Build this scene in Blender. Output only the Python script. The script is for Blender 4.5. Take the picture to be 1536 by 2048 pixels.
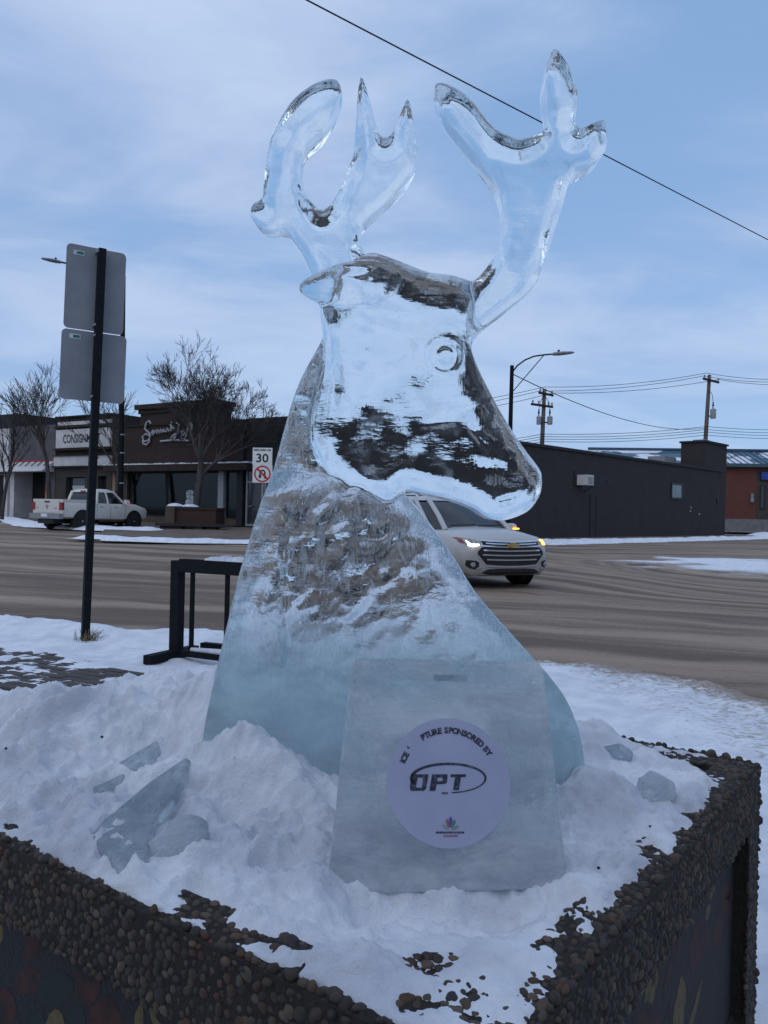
import bpy, math, random
import numpy as np
from mathutils import Vector, Matrix
from mathutils.bvhtree import BVHTree

for _o in list(bpy.data.objects):
    bpy.data.objects.remove(_o)
scene = bpy.context.scene
COL = scene.collection
random.seed(7)
RS = np.random.RandomState(11)

# ------------------------------------------------------------------ camera
CAM = np.array([0.0, 0.0, 1.4])
FPX = 1593.0                       # focal length in photo pixels (28 mm equivalent)
ROLL = math.radians(1.3)
R_ = np.array([math.cos(ROLL), 0, math.sin(ROLL)])
U_ = np.array([-math.sin(ROLL), 0, math.cos(ROLL)])
F_ = np.array([0.0, 1.0, 0.0])
cd = bpy.data.cameras.new('camera')
cd.sensor_fit = 'VERTICAL'
cd.sensor_height = 36.0
cd.lens = 36.0 * FPX / 2048.0
cd.clip_start = 0.05
cd.clip_end = 3000
cam = bpy.data.objects.new('camera', cd)
COL.objects.link(cam)
cam.matrix_world = Matrix(((R_[0], U_[0], -F_[0], CAM[0]), (R_[1], U_[1], -F_[1], CAM[1]),
                           (R_[2], U_[2], -F_[2], CAM[2]), (0, 0, 0, 1)))
scene.camera = cam

# ------------------------------------------------------------------ sky
SUN_EL, SUN_ROT = math.radians(35), math.radians(205)
world = bpy.data.worlds.new('World')
scene.world = world
world.use_nodes = True
wt = world.node_tree
wt.nodes.clear()


class NT:
    """small helper to wire shader nodes"""
    def __init__(self, tree):
        self.t = tree

    def n(self, typ, ins=None, **props):
        nd = self.t.nodes.new(typ)
        for k, v in props.items():
            setattr(nd, k, v)
        for k, v in (ins or {}).items():
            s = nd.inputs[k]
            if isinstance(v, bpy.types.NodeSocket):
                self.t.links.new(v, s)
            else:
                s.default_value = v
        return nd

    def math(self, op, a, b=None, c=None, clamp=False):
        nd = self.t.nodes.new('ShaderNodeMath')
        nd.operation = op
        nd.use_clamp = clamp
        for i, v in enumerate((a, b, c)):
            if v is None:
                continue
            if isinstance(v, bpy.types.NodeSocket):
                self.t.links.new(v, nd.inputs[i])
            else:
                nd.inputs[i].default_value = v
        return nd.outputs[0]

    def noise(self, vec, scale, detail=4, rough=.55, dist=0.0, dims='3D'):
        nd = self.n('ShaderNodeTexNoise', {'Scale': scale, 'Detail': detail, 'Roughness': rough, 'Distortion': dist})
        if vec is not None:
            self.t.links.new(vec, nd.inputs['Vector'])
        return nd.outputs['Fac']

    def ramp(self, fac, lo, hi, smooth=True):
        nd = self.n('ShaderNodeMapRange', {'Value': fac, 'From Min': lo, 'From Max': hi})
        nd.interpolation_type = 'SMOOTHSTEP' if smooth else 'LINEAR'
        return nd.outputs[0]

    def mix(self, fac, a, b):
        nd = self.t.nodes.new('ShaderNodeMix')
        nd.data_type = 'RGBA'
        for sock, v in ((nd.inputs[0], fac), (nd.inputs[6], a), (nd.inputs[7], b)):
            if isinstance(v, bpy.types.NodeSocket):
                self.t.links.new(v, sock)
            else:
                sock.default_value = v if not isinstance(v, tuple) else (v + (1,) if len(v) == 3 else v)
        return nd.outputs[2]

    def mapping(self, vec, scale=(1, 1, 1), rot=(0, 0, 0), loc=(0, 0, 0)):
        nd = self.n('ShaderNodeMapping', {'Vector': vec})
        nd.inputs['Scale'].default_value = scale
        nd.inputs['Rotation'].default_value = rot
        nd.inputs['Location'].default_value = loc
        return nd.outputs[0]


w = NT(wt)
SKY_STR = 0.10
sky = w.n('ShaderNodeTexSky', sky_type='NISHITA', sun_disc=False, sun_elevation=SUN_EL, sun_rotation=SUN_ROT,
          air_density=1.0, dust_density=0.3, ozone_density=3.0)
tc = w.n('ShaderNodeTexCoord')
# clouds: noise on a flat layer overhead (direction divided by its height)
sep = w.n('ShaderNodeSeparateXYZ', {0: tc.outputs['Generated']})
hz = w.math('ADD', w.math('MAXIMUM', sep.outputs[2], 0.0), 0.16)
cx = w.math('DIVIDE', sep.outputs[0], hz)
cy = w.math('DIVIDE', sep.outputs[1], hz)
cv = w.n('ShaderNodeCombineXYZ', {0: cx, 1: cy, 2: 0.37}).outputs[0]
big = w.noise(w.mapping(cv, (0.75, 1.05, 1), (0, 0, 0.5), (3.1, 0.4, 0)), 1.0, 5, .5, .4)
fine = w.noise(w.mapping(cv, (1.25, 1.9, 1), (0, 0, 0.35), (1.3, 6.0, 0)), 1.0, 6, .58, .5)
cl = w.math('ADD', w.math('MULTIPLY', big, .72), w.math('MULTIPLY', fine, .28))
cover = w.ramp(cl, .34, .54)
bright = w.ramp(w.math('ADD', w.math('MULTIPLY', big, .45), w.math('MULTIPLY', fine, .55)), .36, .66)
S = 1.0 / SKY_STR
ccol = w.mix(bright, tuple(c * S for c in (.345, .475, .745)), tuple(c * S for c in (.530, .655, .885)))
clear = w.mix(.68, sky.outputs[0], tuple(c * S for c in (.300, .510, .860)))
cover = w.math('MULTIPLY', cover, w.math('ADD', w.math('MULTIPLY', w.ramp(sep.outputs[2], 0.0, .42), .42), .58))   # the cloud thins out low over the roofs
skyc = w.mix(cover, clear, ccol)
bg = w.n('ShaderNodeBackground', {'Color': skyc, 'Strength': SKY_STR})
wo = w.n('ShaderNodeOutputWorld', {'Surface': bg.outputs[0]})

# ------------------------------------------------------------------ sun behind the clouds
sd = bpy.data.lights.new('sun', 'SUN')
sd.energy = 0.5
sd.angle = math.radians(50)
sd.color = (1.0, .95, .90)
sun = bpy.data.objects.new('sun', sd)
COL.objects.link(sun)
_az = SUN_ROT
sdir = Vector((math.sin(_az) * math.cos(SUN_EL), math.cos(_az) * math.cos(SUN_EL), math.sin(SUN_EL)))
sun.rotation_euler = sdir.to_track_quat('Z', 'Y').to_euler()
sun.location = (0, 0, 30)

scene.view_settings.view_transform = 'Standard'
scene.view_settings.look = 'None'
scene.view_settings.exposure = 0.0
scene.view_settings.gamma = 1.0
scene.render.engine = 'CYCLES'
cy_ = scene.cycles
cy_.use_denoising = True
cy_.max_bounces = 18
cy_.transmission_bounces = 16
cy_.transparent_max_bounces = 12
cy_.diffuse_bounces = 4
cy_.glossy_bounces = 6
cy_.caustics_refractive = True
cy_.caustics_reflective = True
cy_.blur_glossy = 0.6
cy_.sample_clamp_indirect = 6.0


# ------------------------------------------------------------------ photo pixel -> place
def ray(px, py):
    return F_ + (px - 768.0) / FPX * R_ - (py - 1024.0) / FPX * U_


def at_y(px, py, y):                # the point on the vertical plane y = const
    d = ray(px, py)
    return CAM + d * (y / d[1])


def at_z(px, py, z):                # the point on a level plane
    d = ray(px, py)
    return CAM + d * ((z - CAM[2]) / d[2])


class Wall:
    """a vertical plane: point a, direction u in plan; (u, z, out) coordinates"""
    def __init__(self, a, b):
        self.a = np.array([a[0], a[1], 0.0])
        d = np.array([b[0] - a[0], b[1] - a[1], 0.0])
        self.u = d / np.linalg.norm(d)
        n = np.array([self.u[1], -self.u[0], 0.0])
        if np.dot(CAM - self.a, n) < 0:
            n = -n
        self.n = n

    def uz(self, px, py):
        d = ray(px, py)
        t = np.dot(self.a - CAM, self.n) / np.dot(d, self.n)
        p = CAM + d * t
        return float(np.dot(p - self.a, self.u)), float(p[2])

    def p(self, u, z, o=0.0):
        q = self.a + self.u * u + self.n * o
        return (q[0], q[1], z)


# ------------------------------------------------------------------ mesh helper
class MB:
    def __init__(self):
        self.v, self.f = [], []

    def quadbox(self, c8):
        b = len(self.v)
        self.v += [tuple(map(float, c)) for c in c8]
        for q in ((0, 3, 2, 1), (4, 5, 6, 7), (0, 1, 5, 4), (1, 2, 6, 5), (2, 3, 7, 6), (3, 0, 4, 7)):
            self.f.append(tuple(b + i for i in q))
        return self

    def box(self, x0, x1, y0, y1, z0, z1):
        return self.quadbox([(x0, y0, z0), (x1, y0, z0), (x1, y1, z0), (x0, y1, z0),
                             (x0, y0, z1), (x1, y0, z1), (x1, y1, z1), (x0, y1, z1)])

    def obox(self, c, ax, ay, az):
        """box from centre and three half-axis vectors"""
        c, ax, ay, az = (np.array(q, float) for q in (c, ax, ay, az))
        return self.quadbox([c - ax - ay - az, c + ax - ay - az, c + ax + ay - az, c - ax + ay - az,
                             c - ax - ay + az, c + ax - ay + az, c + ax + ay + az, c - ax + ay + az])

    def wbox(self, w_, u0, u1, z0, z1, o0, o1):
        return self.quadbox([w_.p(u0, z0, o0), w_.p(u1, z0, o0), w_.p(u1, z0, o1), w_.p(u0, z0, o1),
                             w_.p(u0, z1, o0), w_.p(u1, z1, o0), w_.p(u1, z1, o1), w_.p(u0, z1, o1)])

    def tube(self, pts, rad, seg=8, cap=True):
        pts = [np.array(p, float) for p in pts]
        n = len(pts)
        if not hasattr(rad, '__len__'):
            rad = [rad] * n
        b = len(self.v)
        up = None
        for i, p in enumerate(pts):
            t = pts[min(i + 1, n - 1)] - pts[max(i - 1, 0)]
            t = t / (np.linalg.norm(t) + 1e-12)
            if up is None:
                ref = np.array([0, 0, 1.0]) if abs(t[2]) < .9 else np.array([1.0, 0, 0])
            else:
                ref = up
            s = np.cross(t, ref)
            s /= np.linalg.norm(s) + 1e-12
            up = np.cross(s, t)
            for k in range(seg):
                a = 2 * math.pi * (k + .5) / seg
                q = p + rad[i] * (math.cos(a) * s + math.sin(a) * up)
                self.v.append((q[0], q[1], q[2]))
        for i in range(n - 1):
            for k in range(seg):
                k2 = (k + 1) % seg
                self.f.append((b + i * seg + k, b + i * seg + k2, b + (i + 1) * seg + k2, b + (i + 1) * seg + k))
        if cap:
            self.f.append(tuple(b + k for k in reversed(range(seg))))
            self.f.append(tuple(b + (n - 1) * seg + k for k in range(seg)))
        return self

    def prism(self, poly, ext):
        """poly: list of 3-D points; ext: extrusion vector"""
        b = len(self.v)
        n = len(poly)
        e = np.array(ext, float)
        self.v += [tuple(map(float, p)) for p in poly]
        self.v += [tuple(map(float, np.array(p, float) + e)) for p in poly]
        self.f.append(tuple(b + i for i in reversed(range(n))))
        self.f.append(tuple(b + n + i for i in range(n)))
        for i in range(n):
            j = (i + 1) % n
            self.f.append((b + i, b + j, b + n + j, b + n + i))
        return self

    def lathe(self, prof, c=(0, 0, 0), axis='z', seg=20):
        """prof: (radius, height) list"""
        b = len(self.v)
        for r, h in prof:
            for k in range(seg):
                a = 2 * math.pi * k / seg
                x, y = r * math.cos(a), r * math.sin(a)
                q = {'z': (x, y, h), 'y': (x, h, y), 'x': (h, x, y)}[axis]
                self.v.append((c[0] + q[0], c[1] + q[1], c[2] + q[2]))
        m = len(prof)
        for i in range(m - 1):
            for k in range(seg):
                k2 = (k + 1) % seg
                self.f.append((b + i * seg + k, b + i * seg + k2, b + (i + 1) * seg + k2, b + (i + 1) * seg + k))
        self.f.append(tuple(b + k for k in reversed(range(seg))))
        self.f.append(tuple(b + (m - 1) * seg + k for k in range(seg)))
        return self

    def mesh(self, name, mat, smooth=None, off=(0, 0, 0)):
        me = bpy.data.meshes.new(name)
        o = np.array(off)
        vs = np.array(self.v, float).reshape(-1, 3) - o
        me.from_pydata(vs.tolist(), [], self.f)
        me.update()
        if mat is not None:
            me.materials.append(mat)
        import bmesh
        bm = bmesh.new()
        bm.from_mesh(me)
        bmesh.ops.recalc_face_normals(bm, faces=bm.faces)
        bm.to_mesh(me)
        bm.free()
        if smooth:
            me.shade_smooth()
            me.set_sharp_from_angle(angle=math.radians(smooth))
        return me

    def build(self, name, mat, parent=None, smooth=None, local=False):
        root = parent
        while root is not None and root.parent is not None:
            root = root.parent
        off = (0, 0, 0) if (local or root is None) else tuple(root.location)
        me = self.mesh(name, mat, smooth, off)
        ob = bpy.data.objects.new(name, me)
        COL.objects.link(ob)
        if parent is not None:
            ob.parent = parent
        return ob


def tag(o, label=None, cat=None, group=None, kind=None):
    if label:
        o['label'] = label
    if cat:
        o['category'] = cat
    if group:
        o['group'] = group
    if kind:
        o['kind'] = kind
    return o


def thing(name, loc, label, cat, group=None, rz=0.0):
    o = bpy.data.objects.new(name, None)
    COL.objects.link(o)
    o.empty_display_size = .1
    o.location = tuple(float(c) for c in loc)
    o.rotation_euler = (0, 0, rz)
    return tag(o, label, cat, group)


def copy_part(o, parent, loc=None):
    c = o.copy()
    COL.objects.link(c)
    c.parent = parent
    if loc is not None:
        c.location = loc
    return c


# ------------------------------------------------------------------ materials
def new_mat(name):
    m = bpy.data.materials.new(name)
    m.use_nodes = True
    nt = m.node_tree
    nt.nodes.clear()
    k = NT(nt)
    out = k.n('ShaderNodeOutputMaterial')
    return m, k, out


def simple(name, c1, c2=None, rough=.7, scale=8.0, bump=0.0, bscale=60.0, metal=0.0, spec=.4, stretch=(1, 1, 1), lo=.35, hi=.65):
    m, k, out = new_mat(name)
    t = k.n('ShaderNodeTexCoord').outputs['Object']
    t = k.mapping(t, stretch)
    c2 = c2 or tuple(x * .8 for x in c1)
    col = k.mix(k.ramp(k.noise(t, scale, 5), lo, hi), c1, c2)
    b = k.n('ShaderNodeBsdfPrincipled', {'Base Color': col, 'Roughness': rough, 'Metallic': metal, 'Specular IOR Level': spec})
    if bump:
        bp = k.n('ShaderNodeBump', {'Height': k.noise(t, bscale, 4), 'Strength': bump, 'Distance': .02})
        k.t.links.new(bp.outputs[0], b.inputs['Normal'])
    k.t.links.new(b.outputs[0], out.inputs[0])
    return m


def emit(name, c, s, base=(.5, .5, .5)):
    m, k, out = new_mat(name)
    b = k.n('ShaderNodeBsdfPrincipled', {'Base Color': base + (1,), 'Emission Color': c + (1,), 'Emission Strength': s, 'Roughness': .3})
    k.t.links.new(b.outputs[0], out.inputs[0])
    return m


def snow_mat(name, dirt=(.20, .15, .11), attr=False, speck=0.0, c1=(.80, .82, .86), c2=(.66, .68, .74)):
    m, k, out = new_mat(name)
    t = k.n('ShaderNodeTexCoord').outputs['Object']
    col = k.mix(k.ramp(k.noise(t, 5.0, 6), .35, .68), c1, c2)
    if attr:
        at = k.n('ShaderNodeAttribute', attribute_name='dirt').outputs['Fac']
        nz = k.noise(k.mapping(t, (1, 1.8, 1), (0, 0, .45)), 16.0, 8, .68)
        f = k.ramp(k.math('ADD', k.math('MULTIPLY', at, 1.0), k.math('SUBTRACT', nz, .5)), .42, .72)
        dc = k.mix(k.ramp(k.noise(t, 40, 4), .3, .7), dirt, tuple(x * 1.7 for x in dirt))
        col = k.mix(k.math('MULTIPLY', f, .92), col, dc)
    if speck:
        sp = k.ramp(k.noise(t, 26, 8, .75), .61, .70)
        col = k.mix(k.math('MULTIPLY', sp, .75), col, dirt)
    b = k.n('ShaderNodeBsdfPrincipled', {'Base Color': col, 'Roughness': .85, 'Specular IOR Level': .25})
    h = k.math('ADD', k.noise(t, 45, 8, .65), k.math('MULTIPLY', k.noise(t, 300, 3), .3))
    bp = k.n('ShaderNodeBump', {'Height': h, 'Strength': .6, 'Distance': .013})
    k.t.links.new(bp.outputs[0], b.inputs['Normal'])
    k.t.links.new(b.outputs[0], out.inputs[0])
    return m


M = {}
M['snow'] = snow_mat('snow_clean', dirt=(.22, .17, .13), c1=(.77, .79, .83), c2=(.55, .57, .63))
M['snow_walk'] = snow_mat('snow_trodden', attr=True, speck=.4)
M['black_metal'] = simple('black_painted_steel', (.006, .007, .009), (.010, .011, .013), .75, 30, .15, 90, spec=.15)
M['alu'] = simple('bare_sign_aluminium', (.215, .22, .235), (.18, .185, .20), .55, 3, metal=.0, spec=.5)
M['galv'] = simple('galvanised_steel', (.28, .29, .31), (.20, .21, .22), .5, 12)
M['white'] = simple('white_sign_face', (.72, .73, .72), (.62, .63, .62), .5, 4)
M['black_print'] = simple('black_print', (.012, .012, .014), rough=.6)
M['red_print'] = simple('red_print', (.50, .025, .02), rough=.5)
M['green_print'] = simple('green_print', (.02, .13, .10), rough=.5)
M['pale_print'] = simple('pale_print', (.50, .53, .52), rough=.5)
M['dark_wall'] = simple('charcoal_painted_block', (.036, .034, .038), (.028, .027, .031), .8, .8, .3, 9, spec=.2)
M['dark_trim'] = simple('charcoal_trim', (.016, .016, .019), rough=.7)
M['stucco_grey'] = simple('grey_stucco', (.115, .11, .115), (.09, .088, .092), .9, 2, .25, 25, spec=.2)
M['olive_wall'] = simple('olive_brown_wall', (.070, .062, .055), (.055, .050, .045), .85, 2, .2, 20, spec=.2)
M['brown_trim'] = simple('brown_board', (.042, .032, .028), (.032, .025, .023), .8, 3, spec=.2)
M['cream_band'] = simple('off_white_board', (.60, .58, .58), (.50, .48, .49), .7, 1.5)
M['wood_wall'] = simple('tan_knee_wall', (.085, .062, .042), (.06, .045, .032), .8, 4)
M['concrete'] = simple('grey_concrete', (.20, .20, .20), (.15, .15, .15), .9, 3, .2, 30)
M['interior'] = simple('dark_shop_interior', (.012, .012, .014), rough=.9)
M['tan'] = simple('tan_paint', (.30, .20, .12), rough=.7)
M['orange_brick'] = None
M['wood_pole'] = simple('weathered_wood_pole', (.16, .125, .105), (.11, .088, .075), .9, 6, .3, 20, stretch=(3, 3, .3))
M['bark'] = simple('grey_brown_bark', (.085, .074, .070), (.058, .051, .049), .95, 5, .3, 20, stretch=(2, 2, .4), spec=.1)
M['transformer'] = simple('grey_transformer_paint', (.33, .35, .37), (.27, .29, .31), .5, 3)
M['wire'] = simple('dark_cable', (.02, .02, .024), rough=.6)
M['rubber'] = simple('tyre_rubber', (.014, .014, .015), (.03, .028, .027), .85, 6, spec=.2)
M['chrome'] = simple('chrome', (.75, .76, .78), (.68, .69, .71), .15, 4, metal=1.0)
M['rim'] = simple('alloy_wheel', (.45, .46, .48), (.33, .34, .36), .35, 4, metal=.6)
M['black_plastic'] = simple('black_plastic', (.012, .012, .013), rough=.5)
M['car_glass'] = simple('dark_car_glass', (.010, .012, .014), rough=.06, spec=.7)
M['gold'] = simple('gold_emblem', (.55, .36, .12), (.48, .30, .10), .3, 4, metal=.7)
M['headlamp'] = simple('headlamp_lens', (.30, .32, .35), (.12, .13, .15), .1, 14, spec=.8)
M['lamp_on'] = emit('running_light', (1.0, .95, .72), 4.5, (.8, .8, .75))
M['amber_on'] = emit('amber_light', (1.0, .36, .03), 6.0, (.8, .3, .05))
M['tail_red'] = simple('red_tail_lamp', (.26, .012, .012), (.20, .01, .01), .25, 8, spec=.6)
M['red_on'] = emit('red_marker_light', (1.0, .06, .05), 2.0, (.5, .05, .05))
M['grass'] = simple('dry_grass', (.26, .19, .10), (.18, .14, .08), .9, 20)


def car_paint(name, c, dirt):
    m, k, out = new_mat(name)
    t = k.n('ShaderNodeTexCoord').outputs['Object']
    z = k.n('ShaderNodeSeparateXYZ', {0: t}).outputs[2]
    nz = k.noise(t, 3.0, 7, .65)
    f = k.ramp(k.math('ADD', k.math('MULTIPLY', z, -1.0), nz), -.45, .25)   # road grime splashed up from the sills
    col = k.mix(k.math('MULTIPLY', f, .6), c, dirt)
    b = k.n('ShaderNodeBsdfPrincipled', {'Base Color': col, 'Roughness': .38, 'Specular IOR Level': .5, 'Coat Weight': .35, 'Coat Roughness': .12})
    k.t.links.new(b.outputs[0], out.inputs[0])
    return m


M['car_white'] = car_paint('white_car_paint', (.44, .43, .42), (.22, .20, .185))
M['truck_cream'] = car_paint('cream_truck_paint', (.62, .58, .52), (.36, .32, .28))


def brick_mat(name, c1, c2, mortar, scale=1.0):
    m, k, out = new_mat(name)
    t = k.n('ShaderNodeTexCoord').outputs['Object']
    s = k.n('ShaderNodeSeparateXYZ', {0: t})
    v = k.n('ShaderNodeCombineXYZ', {0: k.math('ADD', s.outputs[0], s.outputs[1]), 1: s.outputs[2], 2: 0.0}).outputs[0]
    br = k.n('ShaderNodeTexBrick', {'Vector': v, 'Color1': c1 + (1,), 'Color2': c2 + (1,), 'Mortar': mortar + (1,), 'Scale': scale,
                                    'Mortar Size': .012, 'Brick Width': .22, 'Row Height': .075})
    col = k.mix(k.math('MULTIPLY', k.ramp(k.noise(t, 1.2, 5), .3, .7), .35), br.outputs[0], tuple(x * .6 for x in c1))
    b = k.n('ShaderNodeBsdfPrincipled', {'Base Color': col, 'Roughness': .9, 'Specular IOR Level': .2})
    k.t.links.new(b.outputs[0], out.inputs[0])
    return m


M['brown_brick'] = brick_mat('brown_brick', (.052, .033, .028), (.040, .027, .024), (.045, .036, .034))
M['red_brick'] = brick_mat('dark_red_brick', (.075, .032, .026), (.055, .026, .022), (.06, .045, .04))
M['dark_wall'] = brick_mat('charcoal_painted_block', (.050, .045, .044), (.046, .042, .042), (.042, .038, .039), .42)
M['orange_brick'] = brick_mat('orange_brick', (.165, .056, .042), (.135, .047, .036), (.13, .062, .05))


def pane_mat():
    m, k, out = new_mat('shop_window_glass')
    g = k.n('ShaderNodeBsdfGlossy', {'Color': (.55, .6, .62, 1), 'Roughness': .05})
    tr = k.n('ShaderNodeBsdfTransparent', {'Color': (.75, .8, .8, 1)})
    fr = k.n('ShaderNodeFresnel', {'IOR': 1.5})
    mx = k.n('ShaderNodeMixShader', {0: fr.outputs[0], 1: tr.outputs[0], 2: g.outputs[0]})
    k.t.links.new(mx.outputs[0], out.inputs[0])
    return m


M['pane'] = pane_mat()
M['pane_dark'] = simple('dark_window_glass', (.014, .017, .02), (.02, .024, .028), .08, 2, spec=.6)
M['pane_frost'] = simple('frosted_green_glass', (.16, .21, .21), (.12, .16, .165), .25, 2, spec=.5)


# ---- ice
def ice_mat(name, frost_lo=None, frost_hi=None, frost=(.60, .74, .81), frost_amt=.85, white=(.86, .90, .93), bump_a=.25, base_f=.06, rough=.015, fscale=9.0, s_lo=.52, s_hi=.74, fmap=(1, 1, 1.6), frot=.6, share=.38):
    """clear ice; above frost_lo it is clear, below frost_hi cloudy (world height)"""
    m, k, out = new_mat(name)
    geo = k.n('ShaderNodeNewGeometry')
    pos = geo.outputs['Position']
    z = k.n('ShaderNodeSeparateXYZ', {0: pos}).outputs[2]
    # chisel and grinder marks: fine strokes, two directions
    st1 = k.noise(k.mapping(pos, (34, 34, 150), (0, .25, 0)), 1.0, 3, .5)
    st2 = k.noise(k.mapping(pos, (150, 60, 26), (0, -.5, 0)), 1.0, 3, .5)
    lump = k.noise(pos, 26, 3, .5)
    sel = k.ramp(k.noise(pos, 6.0, 2), .42, .58)
    h = k.math('ADD', k.math('MULTIPLY', k.mix(sel, st1, st2), .6), lump)
    bp = k.n('ShaderNodeBump', {'Height': h, 'Strength': bump_a, 'Distance': .012})
    gl = k.n('ShaderNodeBsdfGlass', {'Color': (.955, .982, .99, 1), 'IOR': 1.31, 'Roughness': rough, 'Normal': bp.outputs[0]})
    fcol = k.mix(k.ramp(k.noise(k.mapping(pos, (1, 1, 1.8), (0, .4, 0)), 8.0, 6, .6, .8), .36, .68), tuple(c * .72 for c in frost), tuple(min(.9, c * 1.22) for c in frost))
    if frost_lo is not None:
        fcol = k.mix(k.ramp(z, frost_lo + .05, frost_hi), white, fcol)
    df = k.n('ShaderNodeBsdfDiffuse', {'Color': fcol, 'Normal': bp.outputs[0]})
    tl = k.n('ShaderNodeBsdfTranslucent', {'Color': fcol, 'Normal': bp.outputs[0]})
    rg = k.n('ShaderNodeBsdfGlass', {'Color': (.88, .95, .97, 1), 'IOR': 1.31, 'Roughness': .45, 'Normal': bp.outputs[0]})
    m1 = k.n('ShaderNodeMixShader', {0: .62, 1: df.outputs[0], 2: tl.outputs[0]})
    m2 = k.n('ShaderNodeMixShader', {0: share, 1: m1.outputs[0], 2: rg.outputs[0]})
    nz = k.noise(k.mapping(pos, fmap, (0, frot, 0)), fscale, 7, .66, .6)
    if frost_lo is not None:
        g = k.ramp(k.math('ADD', z, k.math('MULTIPLY', k.math('SUBTRACT', nz, .5), .30)), frost_lo, frost_hi)
        f = k.math('MULTIPLY', g, frost_amt)
        streak = k.math('MULTIPLY', k.ramp(nz, s_lo, s_hi), base_f)
        f = k.math('MAXIMUM', f, streak)
    else:
        f = k.math('MULTIPLY', k.ramp(nz, .25, .7), frost_amt)
    mx = k.n('ShaderNodeMixShader', {0: f, 1: gl.outputs[0], 2: m2.outputs[0]})
    k.t.links.new(mx.outputs[0], out.inputs[0])
    return m


M['ice'] = ice_mat('carved_clear_ice', 1.20, 1.06, base_f=.50, bump_a=.34, fscale=22.0, s_lo=.53, s_hi=.62, fmap=(2.4, 1.2, .7), frot=-.75)
M['ice_head'] = ice_mat('smooth_clear_ice', .60, .50, bump_a=.15, base_f=.28, fscale=14.0, s_lo=.56, s_hi=.68)
M['ice_antler'] = ice_mat('polished_antler_ice', .60, .50, bump_a=.07, base_f=.16, fscale=15.0, s_lo=.54, s_hi=.66)
M['ice_cloudy'] = ice_mat('cloudy_block_ice', None, None, (.78, .83, .88), .98, .05, fscale=6.0, share=.16)
M['ice_shard'] = ice_mat('grey_shard_ice', None, None, (.46, .53, .58), .74, .12, fscale=14.0)
M['paper'] = simple('lilac_paper', (.41, .43, .58), (.36, .38, .52), .8, 5)
M['ink'] = simple('faded_ink', (.030, .034, .055), (.11, .115, .155), .8, 160, lo=.42, hi=.72)


# ------------------------------------------------------------------ numpy noise
def vnoise(x, y, seed=0):
    r = np.random.RandomState(seed).rand(256, 256)
    xi, yi = np.floor(x).astype(int), np.floor(y).astype(int)
    fx, fy = x - xi, y - yi
    fx = fx * fx * fx * (fx * (fx * 6 - 15) + 10)
    fy = fy * fy * fy * (fy * (fy * 6 - 15) + 10)
    a, b = r[xi % 256, yi % 256], r[(xi + 1) % 256, yi % 256]
    c, d = r[xi % 256, (yi + 1) % 256], r[(xi + 1) % 256, (yi + 1) % 256]
    return (a * (1 - fx) + b * fx) * (1 - fy) + (c * (1 - fx) + d * fx) * fy


def fbm(x, y, scale, octv=4, gain=.5, seed=0):
    s, a, n = 0.0, 1.0, 0.0
    for i in range(octv):
        s = s + a * vnoise(x * scale * 2 ** i + 17.3 * i, y * scale * 2 ** i + 5.1 * i, seed + i)
        n += a
        a *= gain
    return s / n


def sstep(a, b, x):
    t = np.clip((x - a) / (b - a), 0, 1)
    return t * t * (3 - 2 * t)


def grid_mesh(name, X, Y, Z, mat, keep=None, dirt=None, parent=None, smooth=True):
    ny, nx = X.shape
    idx = np.arange(nx * ny).reshape(ny, nx)
    q = np.stack([idx[:-1, :-1], idx[:-1, 1:], idx[1:, 1:], idx[1:, :-1]], -1).reshape(-1, 4)
    if keep is not None:
        kq = keep.reshape(-1)[q].any(1)
        q = q[kq]
    V = np.stack([X, Y, Z], -1).reshape(-1, 3)
    used = np.unique(q)
    remap = -np.ones(len(V), int)
    remap[used] = np.arange(len(used))
    V = V[used]
    q = remap[q]
    if parent is not None:
        V = V - np.array(parent.location)
    me = bpy.data.meshes.new(name)
    me.vertices.add(len(V))
    me.vertices.foreach_set('co', V.astype(np.float32).ravel())
    me.loops.add(q.size)
    me.loops.foreach_set('vertex_index', q.astype(np.int32).ravel())
    me.polygons.add(len(q))
    me.polygons.foreach_set('loop_start', np.arange(0, q.size, 4, dtype=np.int32))
    me.update(calc_edges=True)
    me.validate()
    me.materials.append(mat)
    if dirt is not None:
        at = me.attributes.new('dirt', 'FLOAT', 'POINT')
        at.data.foreach_set('value', dirt.reshape(-1)[used].astype(np.float32))
    if smooth:
        me.shade_smooth()
    ob = bpy.data.objects.new(name, me)
    COL.objects.link(ob)
    if parent is not None:
        ob.parent = parent
    return ob


def gh(x, y):
    """the far left side of the street lies a little higher"""
    return 0.012 * np.maximum(0, np.asarray(y, float) - 18) * (1 - sstep(-2, 7, np.asarray(x, float)))


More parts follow.
